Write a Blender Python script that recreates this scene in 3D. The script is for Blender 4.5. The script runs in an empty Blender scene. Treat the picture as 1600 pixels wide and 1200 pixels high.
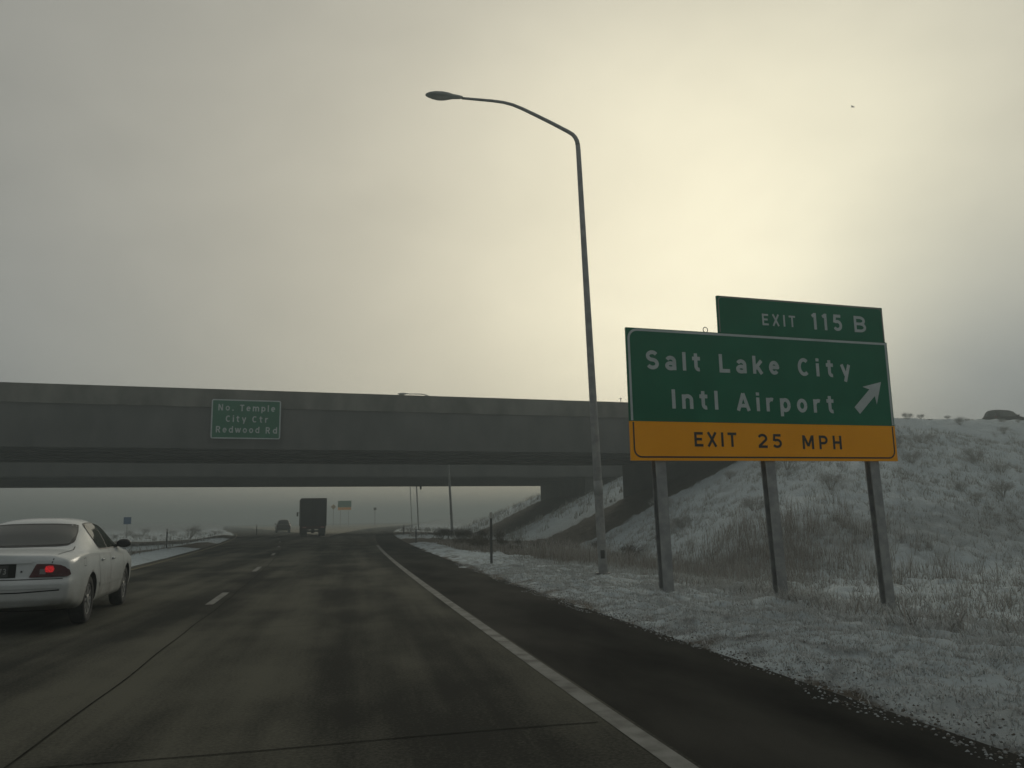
import bpy, bmesh, math, random
import numpy as np
from mathutils import Vector, Matrix
from mathutils.bvhtree import BVHTree
random.seed(7); RNG = np.random.default_rng(7)
scene = bpy.context.scene
COL = scene.collection
R = math.radians

# ------------------------------------------------------------------ camera
F_PX, CAM_H = 1280.0, 1.32                      # focal length in pixels of a 1600 wide frame
YAW, PITCH, ROLL = R(10.636), R(9.356), 0.017
_fw = np.array([math.sin(YAW)*math.cos(PITCH), math.cos(YAW)*math.cos(PITCH), math.sin(PITCH)])
_r0 = np.array([math.cos(YAW), -math.sin(YAW), 0.0]); _u0 = np.cross(_r0, _fw)
_r = math.cos(ROLL)*_r0 - math.sin(ROLL)*_u0
_u = math.sin(ROLL)*_r0 + math.cos(ROLL)*_u0
CAM = np.array([0, 0, CAM_H])
cd = bpy.data.cameras.new('camera'); cam = bpy.data.objects.new('camera', cd); COL.objects.link(cam)
cd.sensor_width = 36.0; cd.lens = 36.0*F_PX/1600.0; cd.clip_start = 0.05; cd.clip_end = 6000
cam.matrix_world = Matrix([[_r[0], _u[0], -_fw[0], 0], [_r[1], _u[1], -_fw[1], 0], [_r[2], _u[2], -_fw[2], CAM_H], [0, 0, 0, 1]])
scene.camera = cam

def pix(x, y):                                   # direction of a photograph pixel
    return _r*((x-800)/F_PX) - _u*((y-600)/F_PX) + _fw
def at_y(x, y, Y):                               # the point on that ray standing Y metres down the road
    d = pix(x, y); return CAM + d*(Y/d[1])

# ------------------------------------------------------------------ sky, sun, exposure
SUN_AZ, SUN_EL = R(25.5), R(20.5)                 # sun behind thin cloud, right of the road
world = bpy.data.worlds.new('World'); scene.world = world; world.use_nodes = True
def build_world():
    nt = world.node_tree; nt.nodes.clear(); N = nt.nodes; L = nt.links
    out = N.new('ShaderNodeOutputWorld'); bg = N.new('ShaderNodeBackground'); L.new(bg.outputs[0], out.inputs[0])
    tc = N.new('ShaderNodeTexCoord')
    nm = N.new('ShaderNodeVectorMath'); nm.operation = 'NORMALIZE'; L.new(tc.outputs['Generated'], nm.inputs[0])
    def math_(op, a, b=None, c=None):
        n = N.new('ShaderNodeMath'); n.operation = op
        for i, v in enumerate((a, b, c)):
            if v is None: continue
            if isinstance(v, (int, float)): n.inputs[i].default_value = v
            else: L.new(v, n.inputs[i])
        return n.outputs[0]
    def dot(v):
        n = N.new('ShaderNodeVectorMath'); n.operation = 'DOT_PRODUCT'; L.new(nm.outputs[0], n.inputs[0]); n.inputs[1].default_value = v
        return n.outputs['Value']
    def noise(scale, detail, rot, stretch, dist=0.0):
        mp = N.new('ShaderNodeMapping'); mp.inputs['Rotation'].default_value = rot; mp.inputs['Scale'].default_value = stretch
        L.new(nm.outputs[0], mp.inputs[0])
        t = N.new('ShaderNodeTexNoise'); t.inputs['Scale'].default_value = scale; t.inputs['Detail'].default_value = detail
        t.inputs['Roughness'].default_value = 0.5; t.inputs['Distortion'].default_value = dist
        L.new(mp.outputs[0], t.inputs['Vector']); return t.outputs['Fac']
    def glow(az, el, k):                         # exp(-k*(1-cos)) lobe
        d = (math.sin(az)*math.cos(el), math.cos(az)*math.cos(el), math.sin(el))
        return math_('EXPONENT', math_('MULTIPLY', math_('SUBTRACT', 1.0, dot(d)), -k))
    def vscale(col, fac):
        n = N.new('ShaderNodeVectorMath'); n.operation = 'SCALE'; n.inputs[0].default_value = col; L.new(fac, n.inputs['Scale']); return n.outputs[0]
    def vadd(a, b):
        n = N.new('ShaderNodeVectorMath'); n.operation = 'ADD'; L.new(a, n.inputs[0]); L.new(b, n.inputs[1]); return n.outputs[0]
    # thin cloud, drifting in soft slanted bands
    n1 = noise(2.1, 4.0, (0.3, 0.5, 0.2), (1.0, 1.0, 1.7), 0.4)
    n2 = noise(4.5, 3.0, (0.2, -0.6, 0.4), (1.0, 0.8, 1.6), 0.6)
    cl = math_('ADD', math_('MULTIPLY', n1, 0.75), math_('MULTIPLY', n2, 0.35))        # about 0.55 on average
    dcl = math_('SUBTRACT', cl, 0.55)
    cloud = math_('MULTIPLY_ADD', dcl, 0.5, 1.0)
    base = vscale(BASE_COL, math_('MULTIPLY_ADD', dcl, 0.5, 1.0))
    half = vscale(HALF_COL, math_('MULTIPLY', glow(SUN_AZ, SUN_EL, 1.6), math_('MULTIPLY_ADD', dcl, 0.6, 1.0)))   # the sunward half of the sky
    g1 = vscale(GLOW_COL, math_('MULTIPLY', glow(SUN_AZ+R(4), SUN_EL-R(4), 22.0), cloud))
    g2 = vscale(WIDE_COL, math_('MULTIPLY', glow(SUN_AZ-R(4), SUN_EL-R(11), 5.8), cloud))
    g4 = vscale(BANK_COL, glow(R(39.5), R(6), 48.0))            # darker cloud bank low on the right
    g5 = vscale(LEFT_COL, glow(R(-20), R(4), 34.0))           # and a fainter one low on the left
    col = vadd(vadd(vadd(vadd(vadd(base, half), g1), g2), g4), g5)
    # clear sky above the cloud, seen weakly through it
    sky = N.new('ShaderNodeTexSky'); sky.sky_type = 'NISHITA'; sky.sun_disc = False
    sky.sun_elevation = SUN_EL; sky.sun_rotation = SUN_AZ; sky.altitude = 1300; sky.air_density = 1.0; sky.dust_density = 3.0
    sc = N.new('ShaderNodeVectorMath'); sc.operation = 'SCALE'; L.new(sky.outputs[0], sc.inputs[0]); sc.inputs['Scale'].default_value = 0.05*0.12
    tot = vadd(col, sc.outputs[0])
    L.new(tot, bg.inputs['Color']); bg.inputs['Strength'].default_value = 1.0
BASE_COL = (0.205, 0.213, 0.205)
HALF_COL = (0.096, 0.090, 0.072)
GLOW_COL = (0.42, 0.41, 0.285)
BANK_COL = (-0.55, -0.475, -0.295)
WIDE_COL = (0.43, 0.36, 0.215)
LEFT_COL = (-0.10, -0.085, -0.055)
build_world()
sd = bpy.data.lights.new('sun', 'SUN'); sun = bpy.data.objects.new('sun', sd); COL.objects.link(sun)
sd.energy = 0.5; sd.angle = R(20); sd.color = (1.0, 0.93, 0.78)
_sv = Vector((math.sin(SUN_AZ)*math.cos(SUN_EL), math.cos(SUN_AZ)*math.cos(SUN_EL), math.sin(SUN_EL)))
sun.rotation_euler = _sv.to_track_quat('Z', 'Y').to_euler(); sun.location = (40, 90, 60)
vs = scene.view_settings; vs.view_transform = 'Standard'; vs.look = 'None'; vs.gamma = 1.0; vs.exposure = 0.0; vs.use_curve_mapping = False
scene.cycles.use_denoising = True
scene.cycles.max_bounces = 6; scene.cycles.diffuse_bounces = 3; scene.cycles.volume_bounces = 0

# ------------------------------------------------------------------ materials
MATS = {}
def mat(name, c1, c2=None, rough=0.8, metal=0.0, scale=4.0, detail=6.0, bump=0.0, bscale=40.0, spec=0.5, attr=None, ramp=(0.35, 0.65), emit=None, stretch=(1, 1, 1), rough2=None, trans=0.0):
    """procedural Principled material: two colours mixed by noise (or by a vertex attribute) plus a bump"""
    if name in MATS: return MATS[name]
    m = bpy.data.materials.new(name); m.use_nodes = True; nt = m.node_tree; N = nt.nodes; L = nt.links
    b = N['Principled BSDF']; b.inputs['Roughness'].default_value = rough; b.inputs['Metallic'].default_value = metal
    b.inputs['Specular IOR Level'].default_value = spec
    c2 = c2 or tuple(v*0.8 for v in c1)
    tc = N.new('ShaderNodeTexCoord'); mp = N.new('ShaderNodeMapping'); mp.inputs['Scale'].default_value = stretch
    L.new(tc.outputs['Object'], mp.inputs[0])
    nz = N.new('ShaderNodeTexNoise'); nz.inputs['Scale'].default_value = scale; nz.inputs['Detail'].default_value = detail
    L.new(mp.outputs[0], nz.inputs['Vector'])
    rp = N.new('ShaderNodeValToRGB'); rp.color_ramp.elements[0].position = ramp[0]; rp.color_ramp.elements[1].position = ramp[1]
    rp.color_ramp.elements[0].color = (*c1, 1); rp.color_ramp.elements[1].color = (*c2, 1)
    if attr:
        at = N.new('ShaderNodeAttribute'); at.attribute_name = attr
        ad = N.new('ShaderNodeMath'); ad.operation = 'MULTIPLY_ADD'; L.new(nz.outputs['Fac'], ad.inputs[0]); ad.inputs[1].default_value = 0.5
        sb = N.new('ShaderNodeMath'); sb.operation = 'SUBTRACT'; L.new(at.outputs['Fac'], sb.inputs[0]); sb.inputs[1].default_value = 0.25
        L.new(sb.outputs[0], ad.inputs[2]); L.new(ad.outputs[0], rp.inputs[0])
    else:
        L.new(nz.outputs['Fac'], rp.inputs[0])
    L.new(rp.outputs[0], b.inputs['Base Color'])
    if rough2 is not None:
        mr = N.new('ShaderNodeMapRange'); mr.inputs['To Min'].default_value = rough; mr.inputs['To Max'].default_value = rough2
        mr.inputs['From Min'].default_value = 0.35; mr.inputs['From Max'].default_value = 0.65
        L.new(nz.outputs['Fac'], mr.inputs['Value']); L.new(mr.outputs[0], b.inputs['Roughness'])
    if bump:
        bz = N.new('ShaderNodeTexNoise'); bz.inputs['Scale'].default_value = bscale; bz.inputs['Detail'].default_value = 5
        L.new(mp.outputs[0], bz.inputs['Vector'])
        bp = N.new('ShaderNodeBump'); bp.inputs['Strength'].default_value = bump; bp.inputs['Distance'].default_value = 0.02
        L.new(bz.outputs['Fac'], bp.inputs['Height']); L.new(bp.outputs[0], b.inputs['Normal'])
    if emit:
        b.inputs['Emission Color'].default_value = (*emit[0], 1); b.inputs['Emission Strength'].default_value = emit[1]
    if trans: b.inputs['Transmission Weight'].default_value = trans
    MATS[name] = m; return m

# ------------------------------------------------------------------ mesh helpers
def link(name, me, m=None, parent=None, smooth=False):
    if m is not None and not me.materials: me.materials.append(m)
    if smooth: me.polygons.foreach_set('use_smooth', [True]*len(me.polygons))
    o = bpy.data.objects.new(name, me); COL.objects.link(o)
    if parent is not None: o.parent = parent
    return o
def tag(o, label=None, cat=None, group=None, kind=None):
    if label: o['label'] = label
    if cat: o['category'] = cat
    if group: o['group'] = group
    if kind: o['kind'] = kind
    return o
def empty(name, loc=(0, 0, 0), rz=0.0):
    o = bpy.data.objects.new(name, None); COL.objects.link(o); o.location = loc; o.rotation_euler = (0, 0, rz); o.empty_display_size = 0.3
    return o
def copy_tree(o, parent=None):
    c = o.copy(); COL.objects.link(c); c.parent = parent
    for ch in list(o.children): copy_tree(ch, c)
    return c
def raw(name, V, F, m, parent=None, smooth=False, attrs=None):
    me = bpy.data.meshes.new(name)
    V = np.asarray(V, dtype=np.float32)
    if isinstance(F, np.ndarray):
        k = F.shape[1]; me.vertices.add(len(V)); me.vertices.foreach_set('co', V.ravel())
        me.loops.add(F.size); me.loops.foreach_set('vertex_index', F.astype(np.int32).ravel())
        me.polygons.add(len(F)); me.polygons.foreach_set('loop_start', np.arange(0, F.size, k, dtype=np.int32))
        me.update(calc_edges=True)
    else:
        me.from_pydata(V.tolist(), [], F)
    for an, av in (attrs or {}).items():
        a = me.attributes.new(an, 'FLOAT', 'POINT'); a.data.foreach_set('value', np.asarray(av, dtype=np.float32))
    me.validate()
    return link(name, me, m, parent, smooth)

class MB:
    def __init__(s): s.v = []; s.f = []
    def add(s, vs_, fs): b = len(s.v); s.v += [tuple(map(float, p)) for p in vs_]; s.f += [tuple(b+i for i in f) for f in fs]; return s
    def hexa(s, p):                                # 8 corners: bottom 4 ccw, top 4 ccw
        return s.add(p, [(3, 2, 1, 0), (4, 5, 6, 7), (0, 1, 5, 4), (1, 2, 6, 5), (2, 3, 7, 6), (3, 0, 4, 7)])
    def box(s, c, d):
        x, y, z = c; a, b, h = d[0]/2, d[1]/2, d[2]/2
        return s.hexa([(x-a, y-b, z-h), (x+a, y-b, z-h), (x+a, y+b, z-h), (x-a, y+b, z-h), (x-a, y-b, z+h), (x+a, y-b, z+h), (x+a, y+b, z+h), (x-a, y+b, z+h)])
    def tube(s, path, rad, n=12, flat=None):
        P = [np.array(p, float) for p in path]; rad = rad if hasattr(rad, '__len__') else [rad]*len(P)
        rings = []; ref = np.array([0.31, 0.87, 0.12])
        for i, p in enumerate(P):
            t = P[min(i+1, len(P)-1)]-P[max(i-1, 0)]; t = t/np.linalg.norm(t)
            a = np.cross(t, ref); a /= np.linalg.norm(a); b = np.cross(t, a)
            rings.append([p+rad[i]*(math.cos(2*math.pi*k/n)*a+math.sin(2*math.pi*k/n)*b) for k in range(n)])
        vs_ = [q for r_ in rings for q in r_]; fs = []
        for i in range(len(P)-1):
            for k in range(n): fs.append((i*n+k, i*n+(k+1) % n, (i+1)*n+(k+1) % n, (i+1)*n+k))
        fs.append(tuple(range(n-1, -1, -1))); fs.append(tuple((len(P)-1)*n+k for k in range(n)))
        return s.add(vs_, fs)
    def lathe_x(s, prof, c, n=28):                 # profile (radius, x) turned about the x axis through c
        vs_ = []; fs = []
        for r_, x in prof:
            for k in range(n):
                a = 2*math.pi*k/n; vs_.append((c[0]+x, c[1]+r_*math.cos(a), c[2]+r_*math.sin(a)))
        m = len(prof)
        for i in range(m-1):
            for k in range(n): fs.append((i*n+k, i*n+(k+1) % n, (i+1)*n+(k+1) % n, (i+1)*n+k))
        return s.add(vs_, fs)
    def prism(s, poly, org, ax, ay, n0, n1):       # 2D polygon in the plane (ax, ay), thick from n0 to n1 along ax x ay
        org, ax, ay = map(lambda q: np.array(q, float), (org, ax, ay)); nn = np.cross(ax, ay); k = len(poly)
        vs_ = [org+ax*p[0]+ay*p[1]+nn*n0 for p in poly]+[org+ax*p[0]+ay*p[1]+nn*n1 for p in poly]
        return s.add(vs_, [tuple(range(k-1, -1, -1)), tuple(range(k, 2*k))]+[(i, (i+1) % k, k+(i+1) % k, k+i) for i in range(k)])
    def build(s, name, m, parent=None, smooth=False, bevel=0.0):
        me = bpy.data.meshes.new(name); me.from_pydata(s.v, [], s.f)
        if bevel:
            bm = bmesh.new(); bm.from_mesh(me); bmesh.ops.bevel(bm, geom=[e for e in bm.edges if len(e.link_faces) == 2 and e.calc_face_angle(0) > 0.6], offset=bevel, segments=2, affect='EDGES', clamp_overlap=True); bm.to_mesh(me); bm.free()
        bm = bmesh.new(); bm.from_mesh(me); bmesh.ops.recalc_face_normals(bm, faces=bm.faces); bm.to_mesh(me); bm.free()
        o = link(name, me, m, parent, smooth)
        return o

def hash2(ix, iy, seed):
    h = (ix.astype(np.int64)*374761393+iy.astype(np.int64)*668265263+seed*1442695041) & 0xffffffff
    h = ((h ^ (h >> 13))*1274126177) & 0xffffffff
    return ((h ^ (h >> 16)) & 0xffff)/65535.0
def vnoise(x, y, sc, seed=0):
    x = np.asarray(x, float)/sc; y = np.asarray(y, float)/sc
    ix = np.floor(x); iy = np.floor(y); fx = x-ix; fy = y-iy; fx = fx*fx*(3-2*fx); fy = fy*fy*(3-2*fy)
    a = hash2(ix, iy, seed); b = hash2(ix+1, iy, seed); c = hash2(ix, iy+1, seed); d = hash2(ix+1, iy+1, seed)
    return (a*(1-fx)+b*fx)*(1-fy)+(c*(1-fx)+d*fx)*fy
def fbm(x, y, sc, oct=4, seed=0):
    s = 0; a = 0.5; t = 0
    for i in range(oct):
        s = s+a*vnoise(x, y, sc/(2**i), seed+i*17); t += a; a *= 0.5
    return s/t

# ------------------------------------------------------------------ layout of the road and the crossing
def lane_line(y):                                # broken white line between the two lanes
    y = np.asarray(y, float); yy = np.minimum(y, 130.0)
    return -2.0-0.02*yy-0.0006*yy**2-(0.02+0.0012*130)*(y-yy)
def right_line(y):                               # solid white line of the exit lane
    y = np.asarray(y, float); yy = np.minimum(y, 220.0)
    return 1.82-0.036*yy+0.0004*yy**2+0.14*(y-yy)
def left_edge(y): return lane_line(y)-4.15
def right_edge(y): return right_line(y)+1.9
TH = 0.143
BO = np.array([0, 49.43, 0.0]); BU = np.array([math.cos(TH), math.sin(TH), 0]); BV = np.array([-math.sin(TH), math.cos(TH), 0])
def bp(u, v, z): return BO+BU*u+BV*v+np.array([0, 0, z])
Z_SOFFIT, Z_PAR, Z_TOP = 5.5, 7.84, 8.88
NEAR, FAR = (0.0, 12.1), (29.4, 52.0)
def smin(a, b, k): h = np.clip(0.5+0.5*(b-a)/k, 0, 1); return b*(1-h)+a*h-k*h*(1-h)
def smax(a, b, k): return -smin(-a, -b, k)
def sst(a, b, x): t = np.clip((x-a)/(b-a), 0, 1); return t*t*(3-2*t)

def ground_height(x, y, fine=True):
    x = np.asarray(x, float); y = np.asarray(y, float)
    e = x-right_edge(y)                          # metres beyond the right pavement edge
    el = left_edge(y)-x
    ragged = (fbm(x, y, 0.9, 3, 5)-0.5)*0.9+(vnoise(x, y, 0.22, 6)-0.5)*0.45+(vnoise(x, y, 3.0, 9)-0.5)*0.5
    right = np.interp(e, [-0.5, 0.05, 0.5, 1.5, 2.7, 4.5, 6.9, 9.5, 14, 60], [-0.10, -0.01, 0.035, 0.0, -0.08, -0.27, -0.66, -0.95, -0.95, -0.6])
    right = np.where(y > 30, right*(1-sst(30, 60, y)*0.6), right)
    right = np.where((e > -1.2) & (e < 0.7), np.interp(e-ragged*0.6, [-0.5, 0.05, 0.5, 1.5], [-0.10, -0.008, 0.035, 0.02]), right)
    left = np.interp(el, [-0.5, 0.05, 0.4, 1.6, 4.0, 9.0, 30, 80], [-0.10, -0.008, 0.10, 0.05, -0.35, -0.5, 0.1, 0.6])
    g = np.where(e > -0.9, right, np.where(el > -0.9, left, -0.10))
    # embankments of the crossing road, in bridge coordinates
    qx, qy = x-BO[0], y-BO[1]
    u = qx*BU[0]+qy*BU[1]; v = qx*BV[0]+qy*BV[1]
    toe = 15.2+0.15*v
    hr = smin(smin(0.46*(u-toe), 0.40*(v+22.5), 3.0), smin(np.full_like(u, 8.48), 0.42*(75-v), 1.5), 1.2)
    hl = smin(smin(0.46*(-u-66.0), 0.40*(v+22.5), 3.0), smin(np.full_like(u, 8.48), 0.42*(75-v), 1.5), 1.2)
    h = np.maximum(hr, hl)
    # roadway bench on top of the fills
    lump = (fbm(x, y, 5.0, 3, 21)-0.5)*0.55+(fbm(x, y, 1.3, 3, 33)-0.5)*0.30
    onhill = sst(0.2, 2.0, h)*(1-sst(0.0, 1.5, v)*sst(-75, -72.5, -v))
    g = smax(g, h+lump*onhill, 0.5)
    inroad = (e < 0.3) & (el < 0.3)
    g = np.where(inroad, np.minimum(g, np.where(e > -0.9, right, np.where(el > -0.9, left, -0.10))), g)
    # far rise of the plain
    g = g+np.where(inroad, 0, sst(150, 420, y)*sst(4, 25, np.abs(x+3))*2.2)
    if fine:
        off = sst(0.05, 0.5, np.maximum(e, el))
        amp = np.interp(e, [0, 1, 4, 10], [0.09, 0.11, 0.13, 0.18])
        g = g+off*amp*((fbm(x, y, 0.55, 3, 41)-0.5)*1.4+(vnoise(x, y, 0.21, 51)-0.5)*1.15)
    return g
def gz(x, y): return float(ground_height(np.array([x]), np.array([y]))[0])

# ------------------------------------------------------------------ ground, road, markings
def build_ground():
    def axis(parts):
        out = [parts[0][0]]
        for a, b, s0, s1 in parts:
            p = a
            while p < b-1e-6:
                t = (p-a)/(b-a); p = min(b, p+s0+(s1-s0)*t); out.append(p)
        return np.array(out)
    xs = axis([(-1800, -60, 90, 6), (-60, -8, 3, 0.6), (-8, 2.2, 0.6, 0.3), (2.2, 9, 0.075, 0.085), (9, 16, 0.1, 0.2), (16, 62, 0.25, 0.4), (62, 1800, 2, 90)])
    ys = axis([(-120, 1, 10, 0.6), (1, 16, 0.08, 0.09), (16, 34, 0.1, 0.2), (34, 62, 0.25, 0.35), (62, 135, 0.5, 1.2), (135, 3200, 2, 140)])
    X, Y = np.meshgrid(xs, ys); Z = ground_height(X, Y)
    V = np.stack([X, Y, Z], -1).reshape(-1, 3)
    nx, ny = len(xs), len(ys); i = np.arange(ny-1)[:, None]*nx+np.arange(nx-1)[None, :]
    Fq = np.stack([i, i+1, i+1+nx, i+nx], -1).reshape(-1, 4)
    qx, qy = X-BO[0], Y-BO[1]; u = qx*BU[0]+qy*BU[1]; v = qx*BV[0]+qy*BV[1]
    rag = (fbm(X, Y, 1.6, 3, 61)-0.5)*2.2
    dry = np.zeros_like(X)
    for a, b in (NEAR, FAR):                     # no snow falls under the decks
        dry = np.maximum(dry, sst(-0.3, 0.9, v-a+rag*0.5)*sst(-0.3, 0.9, b-v+rag*0.5)*sst(-75, -70, u))
    dry = dry*0.95
    e = X-right_edge(Y)
    grass_haze = np.clip(fbm(X, Y, 2.4, 4, 71)*1.5-0.42, 0, 1)
    toe_band = np.exp(-((v+21.0)/3.5)**2)*sst(5, 9, X)*0.42
    shoulder_brush = np.exp(-((Y-42)/10)**2)*np.exp(-((X-6.5)/2.2)**2)*0.7
    near_e = np.exp(-np.clip(e-0.2, 0, None)/2.2)*(e > -0.6)
    speck = np.clip((fbm(X, Y, 0.42, 3, 75)-0.50)*4.0, 0, 1)*near_e*0.75
    edge_dirt = np.exp(-((e+0.05-(fbm(X, Y, 0.7, 3, 5)-0.5)*0.6)/0.16)**2)*0.9
    grass_haze = np.maximum(grass_haze, np.maximum(speck, edge_dirt)/0.42)
    grass_haze = np.maximum(grass_haze, sst(110, 260, np.hypot(X, Y))*1.1)  # haze painted into the far ground: browner with distance, down to the fog's brightness
    bare = np.clip(np.maximum(dry, np.maximum(grass_haze*0.42, np.maximum(toe_band, shoulder_brush))), 0, 1)
    return V, Fq, bare.ravel()
snow = mat('frosted_snow', (0.50, 0.56, 0.58), (0.10, 0.088, 0.07), rough=0.85, attr='bare', scale=1.6, detail=9, ramp=(0.18, 0.80), bump=0.9, bscale=9.0, spec=0.25)
def snow_relief():
    nt = snow.node_tree; N = nt.nodes; L = nt.links
    for n in N:
        if n.type == 'BUMP': n.inputs['Distance'].default_value = 0.07; n.inputs['Strength'].default_value = 1.0; bpn = n
    bz = bpn.inputs['Height'].links[0].from_node; bz.inputs['Scale'].default_value = 5.0; bz.inputs['Detail'].default_value = 9; bz.inputs['Roughness'].default_value = 0.72
    # small dark specks where stubble and soil break through the frost
    b = N['Principled BSDF']; src = b.inputs['Base Color'].links[0].from_socket
    tc = N.new('ShaderNodeTexCoord'); sp = N.new('ShaderNodeTexNoise'); sp.inputs['Scale'].default_value = 9.0; sp.inputs['Detail'].default_value = 6; sp.inputs['Roughness'].default_value = 0.7; L.new(tc.outputs['Object'], sp.inputs['Vector'])
    mr = N.new('ShaderNodeMapRange'); mr.inputs['From Min'].default_value = 0.54; mr.inputs['From Max'].default_value = 0.68; mr.inputs['To Max'].default_value = 0.42; L.new(sp.outputs['Fac'], mr.inputs['Value'])
    mx = N.new('ShaderNodeMix'); mx.data_type = 'RGBA'; L.new(mr.outputs[0], mx.inputs['Factor']); L.new(src, mx.inputs['A']); mx.inputs['B'].default_value = (0.16, 0.145, 0.12, 1); L.new(mx.outputs['Result'], b.inputs['Base Color'])
snow_relief()
V, Fq, bare = build_ground()
ground = raw('ground', V, Fq, snow, None, True, {'bare': bare})
tag(ground, 'snow and frost covered ground with brown patches beside the freeway', kind='structure')

def ribbon(name, xl, xr, ys, z, m, parent=None, cols=2):
    ys = np.asarray(ys, float); t = np.linspace(0, 1, cols)
    a, b = xl(ys), xr(ys)
    X = a[:, None]*(1-t)+b[:, None]*t; Y = np.repeat(ys[:, None], cols, 1)
    V = np.stack([X, Y, np.full_like(X, z)], -1).reshape(-1, 3)
    i = np.arange(len(ys)-1)[:, None]*cols+np.arange(cols-1)[None, :]
    return raw(name, V, np.stack([i, i+1, i+1+cols, i+cols], -1).reshape(-1, 4), m, parent)
ROAD_Y = np.concatenate([np.arange(-60, 140, 2.0), np.arange(140, 1200, 10.0)])

def road_material():
    m = bpy.data.materials.new('worn_pavement'); m.use_nodes = True; nt = m.node_tree; N = nt.nodes; L = nt.links; b = N['Principled BSDF']
    tc = N.new('ShaderNodeTexCoord')
    def nz(scale, detail, stretch, rough=0.55):
        mp = N.new('ShaderNodeMapping'); mp.inputs['Scale'].default_value = stretch; L.new(tc.outputs['Object'], mp.inputs[0])
        t = N.new('ShaderNodeTexNoise'); t.inputs['Scale'].default_value = scale; t.inputs['Detail'].default_value = detail; t.inputs['Roughness'].default_value = rough
        L.new(mp.outputs[0], t.inputs['Vector']); return t.outputs['Fac']
    big = nz(1.0, 5, (1, 0.05, 1)); mid = nz(0.7, 7, (1, 0.5, 1)); grit = nz(38, 4, (1, 1, 1), 0.75)
    def mix(a, b_, f):
        n = N.new('ShaderNodeMath'); n.operation = 'MULTIPLY_ADD'; L.new(a, n.inputs[0]); n.inputs[1].default_value = f; L.new(b_, n.inputs[2]); return n.outputs[0]
    s1 = mix(mid, big, 0.7); s2 = mix(grit, s1, 0.55)
    rp = N.new('ShaderNodeValToRGB'); L.new(s2, rp.inputs[0])
    e = rp.color_ramp.elements; e[0].position = 0.75; e[0].color = (0.033, 0.0332, 0.029, 1); e[1].position = 1.5; e[1].color = (0.112, 0.109, 0.088, 1)
    n = N.new('ShaderNodeMapRange'); n.inputs['From Min'].default_value = 0.7; n.inputs['From Max'].default_value = 1.5; n.inputs['To Min'].default_value = 0.0; n.inputs['To Max'].default_value = 1.0
    L.new(s2, n.inputs['Value']); L.new(n.outputs[0], rp.inputs[0]); e[0].position = 0.38; e[1].position = 0.72
    L.new(rp.outputs[0], b.inputs['Base Color'])
    rr = N.new('ShaderNodeMapRange'); rr.inputs['From Min'].default_value = 0.7; rr.inputs['From Max'].default_value = 1.4; rr.inputs['To Min'].default_value = 0.85; rr.inputs['To Max'].default_value = 1.0
    L.new(s1, rr.inputs['Value']); L.new(rr.outputs[0], b.inputs['Roughness']); b.inputs['Specular IOR Level'].default_value = 0.02
    bmp = N.new('ShaderNodeBump'); bmp.inputs['Strength'].default_value = 0.35; bmp.inputs['Distance'].default_value = 0.004; L.new(grit, bmp.inputs['Height']); L.new(bmp.outputs[0], b.inputs['Normal'])
    return m
pave = road_material()
asph = mat('shoulder_asphalt', (0.018, 0.018, 0.0165), (0.056, 0.054, 0.047), rough=0.97, scale=0.9, detail=9, bump=0.4, bscale=60, spec=0.02, stretch=(1, 0.35, 1))
paint = mat('road_paint_white', (0.25, 0.252, 0.232), (0.13, 0.128, 0.116), rough=0.9, scale=4, detail=10, ramp=(0.40, 0.68), spec=0.1)
paint_y = mat('road_paint_yellow', (0.22, 0.17, 0.06), (0.10, 0.09, 0.06), rough=0.8, scale=3, detail=8, ramp=(0.35, 0.6))
seal = mat('joint_sealant', (0.020, 0.020, 0.018), (0.044, 0.043, 0.036), rough=1.0, scale=6, spec=0.0)
road = tag(ribbon('road', left_edge, lambda y: right_line(y)+0.15, ROAD_Y, 0.0, pave, None, 3), 'dark worn freeway pavement curving left under the bridges', kind='structure')
shoulder = tag(ribbon('road_shoulder', lambda y: right_line(y)+0.14, right_edge, ROAD_Y, -0.004, asph), 'dark asphalt shoulder right of the solid white line', kind='structure')
ribbon('edge_line', lambda y: right_line(y)-0.02, lambda y: right_line(y)+0.12, np.arange(-20, 47.1, 0.5), 0.004, paint, road)
ribbon('edge_line', lambda y: lane_line(y)-3.80, lambda y: lane_line(y)-3.68, np.arange(-20, 400, 2.0), 0.004, paint_y, road)
for y0, y1 in [(-9, -6.4), (2.8, 5.4), (14.7, 17.1), (24.2, 26.7), (35.8, 38.4), (47.5, 50), (59.5, 62), (71.5, 74), (83.5, 86), (95.5, 98), (107, 110)]:
    ribbon('lane_dash', lambda y: lane_line(y)-0.06, lambda y: lane_line(y)+0.07, np.linspace(y0, y1, 6), 0.004, paint, road)
# sealed joints between the concrete lanes and slabs
wob = lambda s: (lambda y: 0.012*np.sin(y*0.9+s)+0.008*np.sin(y*2.3+s*2))
ribbon('pavement_joint', lambda y: lane_line(y)+0.20+wob(1)(y), lambda y: lane_line(y)+0.216+wob(1)(y), np.arange(0, 60, 0.5), 0.004, seal, road)
for k, yj in enumerate([4.9, 10.9, 23.0]):
    ts = np.linspace(0, 1, 24); xa = float(left_edge(yj)); xb = float(right_line(yj)-0.1)
    X = xa+(xb-xa)*ts; Y = yj+0.28*(X-xa)*0.25+0.02*np.sin(X*2.2+k); wd = (0.007, 0.004, 0.005)[k]
    Vj = [(x, y-wd, 0.0045) for x, y in zip(X, Y)]+[(x, y+wd, 0.0045) for x, y in zip(X, Y)]
    raw('pavement_joint', Vj, [(i, i+1, i+25, i+24) for i in range(23)], seal, road)
gore_m = mat('frosted_gore_grass', (0.20, 0.18, 0.12), (0.30, 0.28, 0.22), rough=0.95, scale=1.2, detail=9, bump=0.6, bscale=12)
ry = np.concatenate([np.arange(77, 140, 3.0), np.arange(140, 420, 10.0)])
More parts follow.
